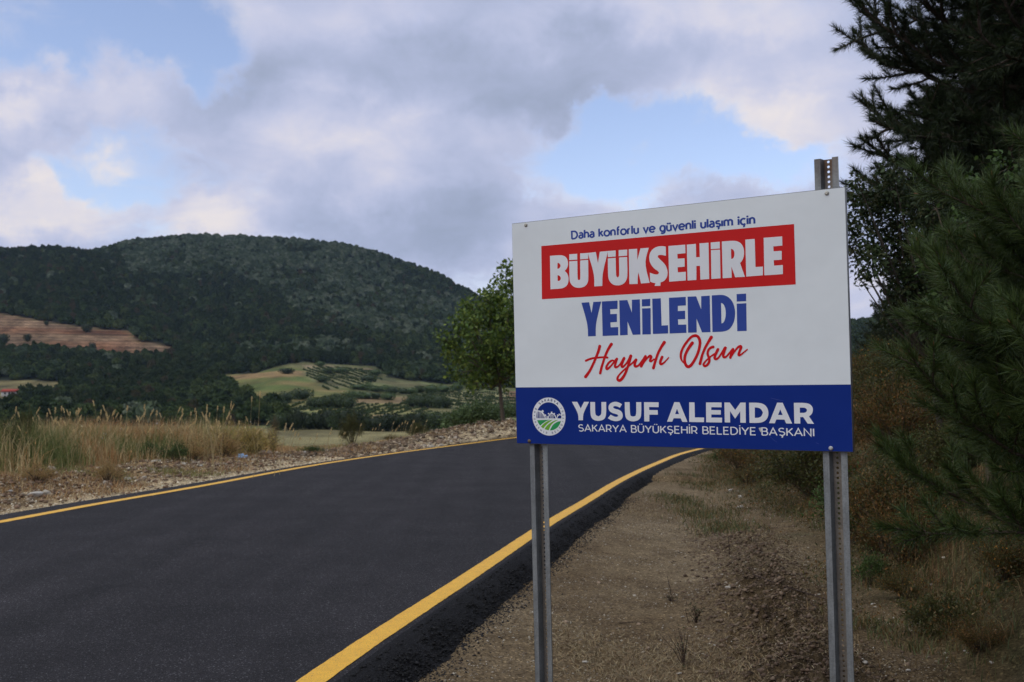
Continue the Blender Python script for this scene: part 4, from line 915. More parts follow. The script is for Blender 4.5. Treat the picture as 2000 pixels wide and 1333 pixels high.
n = len(Xs); s = np.where(kind == 0, 2.5, np.where(kind == 1, 2.9, 3.5)) * (.7 + .6 * rng.random(n)) * np.where(Ys < 420, .85, 1); sz = s * np.where(kind == 0, 1.35, 1.1) * (.85 + .3 * rng.random(n))
ALL = np.stack([Xs, Ys, Zs - .6], 1); SS = np.stack([s, s, sz], 1); RR = np.stack([s * 0, s * 0, rng.random(n) * 6.28], 1)
srcs = [(crown_src('crown', 1, MC_pine, .55), crown_src('crown', 2, MC_pine, .35)), (crown_src('crown', 3, MC_oak), crown_src('crown', 4, MC_oak)), (crown_src('crown', 5, MC_pale), crown_src('crown', 6, MC_pale))]
LBL = ['dark pine wood covering the hills', 'mid green broadleaf wood on the hills', 'pale grey green crowns of the upper mountain wood']
half = rng.random(n) < .5
for k in range(3):
    for h in (0, 1):
        m = (kind == k) & (half == h)
        if m.any(): scatter('woodland', srcs[k][h], ALL[m], SS[m], RR[m], LBL[k] + (', taller crowns' if h else ', rounder crowns'))
# vine / orchard rows in the fields
M_vine = crown_mat('vine_foliage', [(0, (.035, .055, .020)), (1, (.06, .085, .03))]); vine = crown_src('vine', 8, M_vine, 0, 60, .5)
def rows_in(poly, ylo, yhi, sp_row, sp, ang, r):
    g = np.arange(-700, 700, sp_row); a = math.radians(ang); pts = []
    for q in g:
        t = np.arange(-700, 700, sp); x = q * math.cos(a) - t * math.sin(a) - 90; y = q * math.sin(a) + t * math.cos(a) + 430; m = (y > ylo) & (y < yhi); pts.append(np.stack([x[m], y[m]], 1))
    p = np.concatenate(pts) + rng.normal(size=(sum(map(len, pts)), 2)) * .25; z = Gz(p[:, 0], p[:, 1]); a_, b_ = proj(p[:, 0], p[:, 1], z); m = inpoly(a_, b_, poly) & (rng.random(len(p)) < .9)
    return np.concatenate([p[m], z[m, None] - .2], 1), r
for poly, ylo, yhi, sr_, sp, ang, r, lb in [(ORCH_A, 400, 700, 6.5, 1.6, 28, .9, 'rows of young vines on the upper slope'), (ORCH_B, 300, 620, 5.5, 1.5, 32, .75, 'rows of young vines on the right slope'), (ORCH_C, 300, 480, 5.0, 3.0, -3, .95, 'low orchard rows crossing the valley field')]:
    P, r = rows_in(poly, ylo, yhi, sr_, sp, ang, r)
    if len(P): k = .62 * r * (.7 + .6 * rng.random(len(P))); scatter('orchard_rows', vine, P, np.stack([k, k, k * .9], 1), np.stack([k * 0, k * 0, rng.random(len(P)) * 6], 1), lb)

# individual trees of the valley: shared crown and trunk meshes
def crown_me(seed, pal, n=1100, leaf=.15, conic=0):
    rng = np.random.default_rng(seed); b = MB(); lob = rdir(12, rng); lob[:, 2] = lob[:, 2] * .7 + .1
    for l in lob:
        P, d = shell(n // 12, l * .55, .48, rng, .5); cards(b, P + [0, 0, 1.0], leaf * (.6 + .7 * rng.random(len(P))), pick(pal, len(P), rng), rng, d, .75)
    V, F = ICO1; b.add(V * .6 + [0, 0, 1.0], F, np.array(pal[0]) * .8); return b.data('crown', M_leaf)
def trunk_me():
    b = MB(); b.tube([(0, 0, -.3), (.02, 0, .3), (-.02, .02, .9)], [.09, .07, .04], 6, (.10, .075, .05)); return b.data('trunk', M_bark)
TP = [crown_me(21, [(.026, .040, .014), (.040, .058, .020)]), crown_me(22, [(.045, .070, .022), (.065, .095, .028)]), crown_me(23, [(.075, .12, .034), (.10, .145, .04)])]; TT = trunk_me()
def vtree(px, Y, w, h, k, label, group=None, name='tree'):
    x = (px - CX) / F_PX * Y; z = float(Gz(np.array([x]), np.array([Y]))[0]); t = empty(name, (x, Y, z), random.random() * 6, label, 'tree' if name == 'tree' else 'shrub', group)
    for nm, me, s in (('trunk', TT, (w / 2, w / 2, h / 2)), ('crown', TP[k], (w / 2, w / 2, h / 1.7))):
        o = bpy.data.objects.new(nm, me); C.objects.link(o); o.parent = t; o.scale = s
        if nm == 'crown': o.location = (0, 0, -.22 * h)
    return t
random.seed(4)
ORD = 'first second third fourth fifth sixth seventh eighth ninth tenth eleventh twelfth thirteenth fourteenth fifteenth sixteenth seventeenth eighteenth'.split()
for i, (px, w, h) in enumerate([(548, 7, 5.2), (568, 5, 6.0), (583, 5, 7.4), (606, 7.5, 5.2), (624, 6, 5.8), (640, 5.5, 7.2), (660, 6, 5.2), (675, 7, 7.3), (697, 6.5, 6.9), (716, 6, 5.2), (735, 7, 5.0), (758, 8, 6.4), (782, 7, 5.0), (802, 6.5, 5.8), (820, 7, 6.6), (843, 8, 6.2), (866, 8, 5.8), (888, 7, 6)]):
    vtree(px, 266 + random.uniform(-4, 4), w, h, 0 if i % 3 else 1, ('dark bushy' if i % 3 else 'slightly lighter') + ' tree, ' + ORD[i] + ' from the left in the hedgerow across the valley floor', 'hedgerow trees across the valley')
for px, Y, w, h in [(612, 392, 7, 5), (628, 388, 8, 5.5), (645, 385, 9, 6), (663, 383, 9, 6.5), (680, 380, 8, 6)]: vtree(px, Y, w, h, 1, 'green tree in the clump left of the terraced vine field', 'clump of trees above the left orchard')
for px, Y, w, h in [(806, 400, 9, 6), (822, 396, 10, 6.5), (838, 396, 9, 7), (855, 392, 9, 6), (868, 395, 8, 5)]: vtree(px, Y, w, h, 1, 'green tree in the clump beside the striped vine slope', 'clump of trees beside the vine slope')
for px, Y in [(700, 500), (718, 505), (736, 498), (752, 510), (768, 490), (786, 500), (802, 505), (820, 515), (842, 520), (866, 540), (895, 560), (928, 560), (960, 575), (690, 455), (712, 450), (735, 452), (758, 448), (640, 590), (665, 600), (625, 640), (735, 620), (905, 330), (925, 335), (950, 330), (975, 340), (1000, 335), (630, 520), (720, 560), (560, 410), (590, 430)]:
    vtree(px, Y, random.uniform(7, 12), random.uniform(3, 5.5), 2 if random.random() < .6 else 1, 'green scrub bush between the valley fields', 'scrub bushes between the fields', 'shrub')
vtree(560, 548, 9, 4.2, 0, 'lone dark bush on the bare tan slope', None, 'shrub')
for px, Y, w, h, lb in [(167, 742, 9, 8, 'dark tree standing at the top of the bare terraces'), (52, 720, 6, 7, 'small tree in the middle of the bare terraces'), (5, 712, 10, 10, 'dark tree at the left edge of the bare terraces'), (179, 700, 6, 11, 'tall pointed tree below the bare terraces'), (88, 757, 4, 4, 'small bush near the top of the terraces')]: vtree(px, Y, w, h, 0, lb)
# farmhouse
hx = (26 - CX) / F_PX * 503; hzv = float(Gz(np.array([hx]), np.array([503.]))[0])
house = empty('farmhouse', (hx, 503, hzv), .15, 'small white farmhouse with red tiled roof in the far clearing', 'house')
b = MB(); V, F = boxv(-4.6, 4.6, -2.6, 2.6, -.5, 2.1); V = V[:, [0, 1, 2]]; b.add(V, F, (.55, .54, .52)); b.obj('wall', M_stone, house)
b = MB(); V = [(-5.2, -3.1, 2.05), (5.2, -3.1, 2.05), (5.2, 3.1, 2.05), (-5.2, 3.1, 2.05), (-4.6, 0, 3.5), (4.6, 0, 3.5)]; b.add(V, [np.array([[0, 1, 5, 4], [2, 3, 4, 5], [3, 2, 1, 0]]), np.array([[1, 2, 5], [3, 0, 4]])], (.32, .06, .04)); b.obj('roof', M_stone, house)
for x0, w, z0, z1, nm in [(-3.2, .9, .8, 1.7, 'window'), (1.0, .9, .8, 1.7, 'window'), (3.0, .9, .8, 1.7, 'window'), (-1.2, 1.0, 0, 1.9, 'door')]:
    b = MB(); V, F = boxv(x0, x0 + w, -2.66, -2.58, z0, z1); b.add(V, F, (.05, .05, .06)); b.obj(nm, M_stone, house)

# ------------------------------------------------------------------ broadleaf tree beyond the road, and other leafy trees
def leafy(name, label, cat, Y, base, lobes, leaf, pal, dens, depth=1.0, trunk_r=.09, seed=1, limbs=True, aspect=.62, mat=M_leaf, bark=(.11, .085, .06)):
    rng = np.random.default_rng(seed); bx = (base[0] - CX) / F_PX * Y; bz = float(Gz(np.array([bx]), np.array([Y]))[0]) - .05
    t = empty(name, (bx, Y, bz), 0, label, cat); O = np.array([bx, Y, bz]); k = Y / F_PX
    cs = []
    for (x, y, r) in lobes: c = np.array(at(x, y, Y)[:]) - O; c[1] += rng.uniform(-1, 1) * depth * .6; cs.append((c, r * k))
    top = np.mean([c for c, _ in cs], 0); b = MB(); fork = np.array([top[0] * .35, 0, max(top[2] * .5, .3)])
    b.tube([(0, 0, -.1), fork * .5 + rng.normal(size=3) * .03, fork], [trunk_r, trunk_r * .8, trunk_r * .65], 8, bark)
    for c, r in cs:
        m = (fork + c) / 2 + rng.normal(size=3) * r * .35 - [0, 0, .1 * r]; b.tube([fork, m, c], [trunk_r * .5, trunk_r * .3, trunk_r * .1], 5, bark)
        for _ in range(5): d = rdir(1, rng)[0] * r * .9; b.tube([c, c + d * .5 + rng.normal(size=3) * r * .08, c + d], [trunk_r * .12, trunk_r * .08, trunk_r * .03], 4, bark)
    b.obj('trunk', M_bark, t, True); f = MB()
    for c, r in cs:
        nt = max(12, int(dens * 8 * r * r / leaf / leaf)); g = max(1, nt // 12)
        tw, d = shell(g, c, r * np.array([1, 1, .85]), rng, .35)               # twigs carrying sprays of leaves
        P = np.repeat(tw, 12, 0) + rng.normal(size=(g * 12, 3)) * leaf * .8; dd = np.repeat(d, 12, 0)
        cards(f, P, leaf * (.6 + .6 * rng.random(len(P))), pick(pal, len(P), rng), rng, dd, aspect, .3, .25)
    f.obj('crown', mat, t); return t
leafy('broadleaf_tree', 'young broadleaf tree with a slender trunk beyond the road, left edge of the sign board', 'tree', 42, (984, 828),
      [(975, 568, 26), (1002, 545, 26), (955, 585, 18), (925, 605, 24), (985, 610, 38), (910, 640, 24), (872, 668, 17), (892, 690, 20), (945, 655, 36), (990, 680, 52), (893, 728, 14), (915, 705, 22), (940, 722, 26), (932, 748, 14), (975, 722, 36), (1030, 600, 50), (1060, 660, 50), (1040, 715, 40), (1085, 610, 40), (925, 742, 16), (915, 610, 20)],
      .20, [(.085, .140, .026), (.115, .175, .030), (.060, .100, .020), (.18, .23, .04)], 6.5, 2.0, .10, 31)
leafy('bush', 'rounded grey green bush at the foot of the broadleaf tree', 'shrub', 44.5, (925, 835), [(885, 822, 20), (905, 812, 20), (925, 806, 22), (945, 802, 22), (960, 812, 18), (875, 832, 14), (900, 832, 20), (935, 825, 24), (985, 806, 18)], .13, [(.10, .15, .055), (.125, .18, .07), (.075, .115, .04)], 5, 1.5, .04, 32)
leafy('oak_tree', 'small oak with open branches beside the top right of the board', 'tree', 11.5, (1850, 760),
      [(1690, 395, 38), (1722, 430, 46), (1682, 470, 30), (1690, 520, 32), (1740, 490, 44), (1762, 560, 36), (1772, 618, 32), (1742, 590, 16), (1800, 420, 60), (1800, 520, 60), (1728, 380, 30), (1715, 348, 18), (1655, 372, 14), (1850, 470, 60), (1840, 570, 50), (1668, 430, 20), (1700, 545, 14), (1800, 620, 50), (1840, 660, 50)],
      .058, [(.030, .050, .016), (.042, .066, .020), (.024, .038, .013), (.055, .06, .02)], 5.0, .8, .045, 33, bark=(.05, .04, .03))
leafy('sapling', 'brighter green sapling in front of the tall pine', 'tree', 8.8, (1930, 740),
      [(1890, 385, 30), (1925, 350, 30), (1868, 440, 30), (1918, 440, 42), (1968, 330, 34), (1985, 400, 50), (1862, 500, 28), (1902, 520, 40), (1950, 490, 50), (1885, 570, 30), (2010, 470, 60), (1840, 470, 14), (1850, 400, 10)],
      .060, [(.045, .085, .016), (.06, .105, .02), (.035, .065, .014)], 2.6, .7, .04, 34)

# ------------------------------------------------------------------ pines
def pine(name, label, base, H, z_first, reach, whorl, sub, nlen, nw, nden, seed, pal, tr=.12, tip_up=.35, rise=.12, side=None):
    rng = np.random.default_rng(seed); bz = float(Gz(np.array([base[0]]), np.array([base[1]]))[0]) - .05; t = empty(name, (base[0], base[1], bz), 0, label, 'tree')
    W = MB(); ND_P = []; ND_D = []; BUD = []; bk = (.075, .055, .042)
    zs = np.linspace(0, H, 12); wob = np.cumsum(rng.normal(size=(12, 2)) * .02 * H / 12 * 3, 0); wob -= wob[0]
    W.tube(np.column_stack([wob, zs]), np.linspace(tr, .015, 12), 9, bk)
    def tr_at(z): return np.array([np.interp(z, zs, wob[:, 0]), np.interp(z, zs, wob[:, 1]), z])
    def shoot(p0, d, L, r, level):
        n = max(4, int(L / .12)); p = [p0]; dd = d.copy()
        for i in range(n):
            dd = unit(dd + rng.normal(size=3) * .09 + np.array([0, 0, tip_up * (i / n) ** 2 * .14])); p.append(p[-1] + dd * L / n)
        p = np.array(p); W.tube(p, np.linspace(r, r * .25 + .0015, len(p)), 5 if level == 0 else 4, bk)
        f0 = .30 if level == 0 else .12; m = int(nden * L * (1 - f0)); u = f0 + (1 - f0) * rng.random(m) ** .75; idx = u * (len(p) - 1); i0 = np.minimum(idx.astype(int), len(p) - 2); fr = (idx - i0)[:, None]
        P = p[i0] * (1 - fr) + p[i0 + 1] * fr; T = unit(p[i0 + 1] - p[i0]); ND_P.append(P); k = (.9 - .35 * (u > .93))[:, None]; ND_D.append(unit(T * 1.0 + rdir(m, rng) * k * 1.1))
        if level: BUD.append((p[-1], unit(p[-1] - p[-2])))
        if level < 2:
            ns = int(L / sub[0]) if level == 0 else int(L / sub[0] * .6)
            for j in range(ns):
                f = .22 + .75 * (j + rng.random() * .5) / max(ns, 1); q = f * (len(p) - 1); i0_ = min(int(q), len(p) - 2); T = unit(p[i0_ + 1] - p[i0_]); sd_ = np.cross(T, [0, 0, 1]) * (1 if j % 2 else -1)
                ll = sub[1] * L * (1 - .65 * f) * rng.uniform(.7, 1.15)
                if ll > nlen * .6: roll = rng.uniform(-.9, .9); shoot(p[i0_], unit(T * .8 + sd_ * .85 * math.cos(roll) + np.array([0, 0, .85 * math.sin(roll) + rise]) + rng.normal(size=3) * .2), ll, r * .45, level + 1)
    z = z_first; k = 0
    while z < H - .15:
        nb = rng.integers(5, 8); a0 = rng.random() * 6.28
        for i in range(nb):
            a = a0 + i * 6.283 / nb + rng.normal() * .2; L = reach(z) * rng.uniform(.8, 1.12)
            if L < .15: continue
            d = unit(np.array([math.cos(a), math.sin(a), .12 + .35 * z / H])); 
            if side is not None and d @ np.array([side[0], side[1], 0]) < -.45: L *= .6
            shoot(tr_at(z) + np.array([0, 0, rng.normal() * .04]), d, L, tr * .22 * L / reach(z_first) + .004, 0)
        z += whorl * rng.uniform(.85, 1.15)
    if nden > 500:
        B = MB()
        for q, d in BUD[::2]: B.tube([q, q + d * .012, q + d * .028], [.0035, .004, .001], 4, (.20, .10, .045))
        tag(B.obj('buds', M_bark, t), kind='stuff')
    W.obj('trunk', M_bark, t, True); P = np.concatenate(ND_P); Dn = np.concatenate(ND_D); m = len(P); L = (nlen * (.7 + .45 * rng.random(m)))[:, None]
    s = unit(np.cross(Dn, rdir(m, rng))) * nw * .5; V = np.stack([P - s, P + s, P + Dn * L + s * .35 + [0, 0, -.0]], 1).reshape(-1, 3)
    mk('needles', V, np.arange(m * 3).reshape(-1, 3), M_needle, t, np.repeat(pick(pal, m, rng, .15), 3, 0)); return t, m
DKP = [(.022, .035, .012), (.032, .048, .015), (.018, .028, .011)]; NRP = [(.046, .078, .018), (.066, .102, .024), (.034, .058, .016), (.060, .082, .018)]
big, m1 = pine('pine_tree', 'tall dark pine filling the top right corner', (7.75, 13.4), 10.5, .9, lambda z: np.interp(z, [0, 1.5, 4, 6.5, 10.5], [2.6, 3.3, 3.7, 3.2, .5]), .34, (.22, .40), .15, .0105, 420, 5, DKP, .17, .8, .15)
near, m2 = pine('pine_tree', 'young pine with long soft needles at the right edge, close to the camera', (3.42, 5.45), 2.95, .24, lambda z: np.interp(z, [0, .8, 1.8, 2.9], [1.42, 1.45, 1.22, .3]), .18, (.13, .40), .115, .0044, 880, 6, NRP, .05, 1.6, .35)
def copy_thing(t, loc, rz, sc, label, group=None):
    r = t.copy(); C.objects.link(r); r.location = loc; r.rotation_euler = (0, 0, rz); r.scale = (sc,) * 3; r['label'] = label
    if group: r['group'] = group
    for ch in list(t.children): c = ch.copy(); C.objects.link(c); c.parent = r
    return r
def gz1(x, y): return float(Gz(np.array([float(x)]), np.array([float(y)]))[0])
for x, y, rz, s, lb in [(11.2, 20, 2.0, .8, 'dark pine on the bank just behind the tall corner pine'), (13.6, 27.5, 4.1, .62, 'smaller pine farther up the bank behind the oak'), (15.2, 36, 1.0, .55, 'pine on the bank crest farther back'), (12.6, 15.5, 5.0, 1.0, 'pine at the far right behind the tall corner pine'), (17.0, 44, 3.0, .5, 'farthest pine along the bank crest')]:
    copy_thing(big, (x, y, gz1(x, y) - .1), rz, s, lb)
copy_thing(near, (4.15, 6.6, gz1(4.15, 6.6) - .05), 4.0, .92, 'young pine just behind and right of the nearest one')
copy_thing(near, (4.9, 8.2, gz1(4.9, 8.2) - .05), 2.2, .82, 'smallest young pine, farthest back behind the nearest one')

# ------------------------------------------------------------------ shrubs on the right bank
RUSTY = [(.16, .085, .026), (.11, .080, .024), (.075, .078, .022), (.20, .10, .03)]; OLIVE = [(.062, .072, .020), (.080, .086, .024), (.048, .056, .018), (.11, .090, .025)]
def bush_me(seed, pal, n, leaf, aspect=.45, flowers=None):
    rng = np.random.default_rng(seed); f = MB(); w = MB(); st = [];
    for k in range(26):
        a = rng.random() * 6.28; r = rng.random() ** .6; tip = np.array([math.cos(a) * r, math.sin(a) * r, (.55 + .5 * rng.random()) * (1.15 - .5 * r)]); mid = tip * [.35, .35, .55] + rng.normal(size=3) * .05
        w.tube([(0, 0, -.1), mid, tip], [.014, .009, .003], 4, (.09, .065, .04)); st.append((mid, tip))
        for q in range(3): e = mid + (tip - mid) * rng.random() + rdir(1, rng)[0] * [.22, .22, .16]; w.tube([mid + (tip - mid) * .4, e], [.005, .002], 3, (.10, .07, .045)); st.append((mid + (tip - mid) * .4, e))
    i = rng.integers(0, len(st), n); A = np.array([s_[0] for s_ in st])[i]; B = np.array([s_[1] for s_ in st])[i]; u = rng.random((n, 1)) ** .7
    P = A + (B - A) * u + rng.normal(size=(n, 3)) * .065; P[:, 2] = np.maximum(P[:, 2], .02); cards(f, P, leaf * (.6 + .8 * rng.random(n)), pick(pal, n, rng, .25), rng, unit(P), aspect)
    if flowers: P2 = P[rng.integers(0, n, flowers[1])] * 1.06; cards(f, P2, leaf * .8, pick([flowers[0]], flowers[1], rng), rng, None, .9)
    return f.data('foliage', M_leaf), w.data('stem', M_bark)
BM = [bush_me(41, OLIVE, 7000, .042), bush_me(42, RUSTY, 7000, .038, .35), bush_me(43, OLIVE + RUSTY, 7000, .038, .35, ((.45, .20, .02), 120)), bush_me(44, [(.05, .085, .02), (.07, .11, .028)], 3000, .055, .5), bush_me(45, [(.16, .10, .06), (.20, .13, .08)], 3000, .04, .2), bush_me(46, [(.44, .25, .10), (.50, .34, .16), (.34, .20, .08), (.30, .28, .09)], 8000, .04, .3), bush_me(47, [(.44, .34, .06), (.50, .36, .15), (.34, .24, .10), (.22, .22, .07)], 8000, .04, .3)]
def bush(px, Y, w, h, k, label, group=None, name='shrub', z=None):
    x = (px - CX) / F_PX * Y; t = empty(name, (x, Y, gz1(x, Y) - .03), random.random() * 6.28, label, 'shrub', group)
    for nm, me in zip(('foliage', 'stem'), BM[k]): o = bpy.data.objects.new(nm, me); C.objects.link(o); o.parent = t; o.scale = (w / 2, w / 2, h)
    return t
random.seed(9)
for px, Y, w_, h_ in [(40, 21, 1.3, .9), (120, 22, 1.1, .6), (300, 23, .9, .5), (345, 22, .8, .45)]: bush(px, Y, w_, h_, 0 if px < 100 else 3, {40: 'large olive green weed clump in the tall grass, leftmost', 120: 'fresh green weed clump under the leftmost seed stalks', 300: 'green weed clump midway along the tall grass', 345: 'small green weed clump above the grey stone'}[px], None, 'weed')
bush(1452, 20.5, 1.3, .55, 4, 'reddish brown leafless bush at the near end of the bank, beside the asphalt'); bush(1590, 14.5, 2.0, .95, 0, 'wide olive shrub directly behind the right post'); bush(1530, 16.5, 2.0, .9, 2, 'olive shrub with orange flecks left of the right post')
bush(1425, 24, 1.4, .6, 3, 'low green bush where the bank meets the road edge'); bush(1735, 24, 1.6, .9, 3, 'bright green leafy bush half way up the bank'); bush(1690, 9.0, .5, .35, 3, 'small green weed at the foot of the bank right of the post')
for i in range(74):
    Y = 9.5 + 26 * (i / 74) ** 1.3 + random.uniform(-.5, .5); x = xr(Y) + np.interp(Y, [9, 12, 17, 22, 30], [3.7, 3.6, 2.4, 1.3, 1.2]) + random.random() ** 1.2 * (7 + Y * .12); px = 1000 + x / Y * F_PX
    k = random.choice([0, 1, 2, 2, 0, 1, 3]); s = random.uniform(.7, 1.5)
    bush(px, Y, 1.1 * s, .62 * s * random.uniform(.7, 1.2), k, ['olive green shrub among the bank undergrowth', 'rust brown shrub among the bank undergrowth', 'mixed olive and orange shrub among the bank undergrowth', 'fresh green shrub among the bank undergrowth'][k], 'shrubs covering the right bank')
for i in range(26):
    Y = random.uniform(13, 26); px = random.uniform(1640, 1820) - (Y - 13) * 2; k = random.choice([0, 2, 2, 1]); s_ = random.uniform(.9, 1.5)
    bush(px, Y, 1.2 * s_, .7 * s_, k, ['olive green', 'rust brown', 'mixed olive and orange'][k] + ' shrub on the slope between right post and pine', 'shrubs on the steep slope right of the post')
for px, Y, s, k in [(1760, 8.2, .55, 2), (1830, 7.0, .6, 0), (1900, 6.4, .5, 1), (1700, 10.3, .7, 1), (1830, 9.5, .9, 0), (1950, 7.4, .8, 2), (1790, 11, 1.0, 2), (1900, 11, 1.3, 0)]:
    bush(px, Y, 1.1 * s, .5 * s, k, ['olive weed clump under the young pine', 'rusty dry weed clump under the young pine', 'weed clump with small orange flowers under the young pine'][k], 'weed clumps under the young pine')

# ------------------------------------------------------------------ ground cover (nobody could count it)
rng = np.random.default_rng(77)
def band_pts(n, y0, y1, f, rng, p=1.0):
    Y = y0 + (y1 - y0) * rng.random(n) ** p; return f(Y), Y
# bank undergrowth
b = MB(); n = 150000; Y = 6.5 + 34 * rng.random(n) ** 1.3; ft = np.interp(Y, [0, 6, 11, 17, 22, 30, 60], [3.6, 3.5, 3.3, 2.2, 1.2, 1.0, 1.2]); s = ft - .5 + (1 + Y * .35) * rng.random(n) ** 1.1; X = xr(Y) + s * np.sqrt(1 + slope(Y) ** 2)
m = fbm(X * 1.1, Y * 1.1, 3, 301) + rng.normal(size=n) * .06 > -.08 + .25 * (s < ft + .1); X, Y = X[m], Y[m]; Z = Gz(X, Y); n = len(X)
cards(b, np.stack([X, Y, Z + rng.random(n) ** 1.5 * .24], 1), (.014 + .03 * rng.random(n)) * (.7 + Y * .035), pick(OLIVE + RUSTY + [(.20, .15, .07), (.15, .075, .025)], n, rng, .25), rng, np.array([[0, 0, .7]]), .35)
tag(b.obj('undergrowth', M_leaf), 'low olive and rusty undergrowth carpeting the right bank', kind='stuff')
b = MB(); n = 26000; Y = 6.3 + 30 * rng.random(n) ** 1.4; s = np.interp(Y, [0, 6, 11, 17, 22, 30, 60], [3.9, 3.8, 3.5, 2.1, .9, .8, 1.0]) + (1 + Y * .2) * rng.random(n); X = xr(Y) + s * np.sqrt(1 + slope(Y) ** 2)
m = fbm(X * .9, Y * .9, 3, 311) + rng.normal(size=n) * .06 > -.02; X, Y = X[m], Y[m]; n = len(X); blades(b, X, Y, Gz(X, Y), .06 + .17 * rng.random(n), .0025 + .0001 * Y, pick([(.22, .16, .08), (.10, .10, .035), (.17, .095, .04), (.07, .085, .03)], n, rng, .2), rng, .9)
# tufts on the right verge
for px, py, r, nb, pal in [(1180, 1275, .35, 900, 0), (1300, 1290, .45, 1100, 0), (1420, 1310, .4, 900, 0), (1380, 1000, .5, 900, 1), (1420, 1030, .45, 900, 1), (1330, 975, .5, 700, 1), (1450, 950, .6, 800, 1), (1360, 940, .5, 500, 1), (1560, 1010, .5, 500, 1), (1700, 1240, .3, 400, 1), (1250, 1000, .4, 300, 0), (1120, 1240, .3, 350, 0), (1600, 1290, .35, 500, 0), (1480, 1060, .4, 500, 0), (1850, 1280, .4, 500, 1), (1750, 1150, .4, 600, 1), (1400, 900, .5, 500, 1)]:
    gx_, gy_ = gp(px, py, -.12); X = gx_ + rng.normal(size=nb) * r * .5; Y = gy_ + rng.normal(size=nb) * r; m = s_right(X, Y) > .5; X, Y = X[m], Y[m]; n = len(X)
    blades(b, X, Y, Gz(X, Y), (.03 + .09 * rng.random(n)) * (1 if pal else .45), .0018 + .0002 * gy_, pick([[(.26, .19, .10), (.20, .13, .065), (.32, .25, .14)], [(.10, .11, .045), (.15, .13, .05), (.075, .095, .035), (.19, .12, .05)]][pal], n, rng, .2), rng, 1.4 if pal else 4.5)
tag(b.obj('dry_grass', M_grass), 'dry grass and low weeds on the right verge', kind='stuff')
# straw and leaf litter
b = MB(); n = 22000; Y = 4.8 + 9 * rng.random(n) ** 1.5; X = xr(Y) + .55 + (2.8 + .5) * rng.random(n); m = (fbm(X * 1.3, Y * 1.3, 3, 321) + .5 * mound(X, Y) / .15 + rng.normal(size=n) * .05 > .05); X, Y = X[m], Y[m]; n = len(X)
P = np.stack([X, Y, Gz(X, Y) + .004], 1); a = rng.random(n) * 6.28; L = .015 + .06 * rng.random(n) ** 2; d = np.stack([np.cos(a) * L, np.sin(a) * L, rng.normal(size=n) * .2 * L], 1); w = np.stack([-np.sin(a), np.cos(a), a * 0], 1) * .0016
b.add(np.stack([P - w, P + w, P + d + w, P + d - w], 1).reshape(-1, 3), np.arange(n * 4).reshape(-1, 4), np.repeat(pick([(.30, .23, .13), (.22, .15, .08), (.12, .07, .04)], n, rng, .2), 4, 0))
tag(b.obj('straw_litter', M_grass), 'straw and dead stalks lying on the right verge', kind='stuff')
# gravel
b = MB(); n = 36000; Y = 4.7 + 13 * rng.random(n) ** 1.6; X = xr(Y) + .52 + 3.2 * rng.random(n); m = fbm(X * 1.6, Y * 1.6, 3, 331) + rng.normal(size=n) * .10 > .0; X, Y = X[m], Y[m]; n = len(X)
pebbles(b, X, Y, Gz(X, Y) + .001, .0018 + .008 * rng.random(n) ** 4 + .00025 * Y, pick([(.32, .27, .20), (.20, .15, .10), (.44, .39, .31), (.12, .085, .055), (.16, .12, .08)], n, rng, .15), rng)
n = 9000; Y = 4.7 + 8.5 * rng.random(n) ** 1.2; xc = np.interp(Y, [4, 5.5, 7.2, 10, 13], [1.35, 1.62, 1.9, 2.35, 2.9]); X = xc + rng.normal(size=n) * .27; pebbles(b, X, Y, Gz(X, Y) + .004, .006 + .018 * rng.random(n) ** 2.5, pick([(.13, .085, .055), (.10, .065, .042), (.17, .12, .08)], n, rng, .15), rng)
n = 9000; Y = 4.6 + 16 * rng.random(n) ** 1.4; u_ = rng.random(n); X = xr(Y) + (.17 + .27 * u_) * 1.02 + .08 * u_ * fbm(Y * .9, Y * 0, 3, 93); pebbles(b, X, Y, np.interp(u_, [0, .4, 1], [-.004, -.045, -.135]) + .004, .004 + .010 * rng.random(n) ** 2, pick([(.010, .0095, .010), (.018, .017, .018), (.007, .007, .007)], n, rng, .15), rng)
n = 4600; Y = 4.6 + 12 * rng.random(n) ** 1.5; X = xr(Y) + (.46 + .09 * rng.normal(size=n)) * 1.0 + .09 * fbm(Y * .9, Y * 0, 3, 93); pebbles(b, X, Y, Gz(X, Y) + .004, .004 + .008 * rng.random(n) ** 2, pick([(.018, .017, .019), (.03, .028, .03)], n, rng, .1), rng)
tag(b.obj('gravel', M_stone), 'fine gravel, soil clods and asphalt crumbs on the right verge', kind='stuff')
b = MB(); n = 26000; Y = 9 + 34 * rng.random(n) ** 1.3; s = .60 + (1.0 + 2.0 * (Y < 30)) * rng.random(n) ** 1.3; X = xl(Y) - s * np.sqrt(1 + slope(Y) ** 2); pebbles(b, X, Y, Gz(X, Y) + .002, (.005 + .026 * rng.random(n) ** 5) * (.6 + Y * .03), pick([(.60, .49, .32), (.50, .39, .25), (.72, .62, .46), (.34, .24, .14)], n, rng, .15), rng)
n = 4500; Y = 26 + 18 * rng.random(n); s = 1.6 + rng.normal(size=n) * .55; X = xl(Y) - s * np.sqrt(1 + slope(Y) ** 2); pebbles(b, X, Y, Gz(X, Y) + .02, .015 + .085 * rng.random(n) ** 4, pick([(.20, .135, .085), (.15, .10, .06), (.28, .21, .14), (.10, .07, .045)], n, rng, .15), rng)
n = 5200; Y = 9 + 18 * rng.random(n); s = 2.4 + rng.normal(size=n) * .8; X = xl(Y) - s * np.sqrt(1 + slope(Y) ** 2); pebbles(b, X, Y, Gz(X, Y) + .02, .012 + .05 * rng.random(n) ** 3, pick([(.22, .14, .09), (.16, .10, .06), (.34, .27, .19)], n, rng, .15), rng)
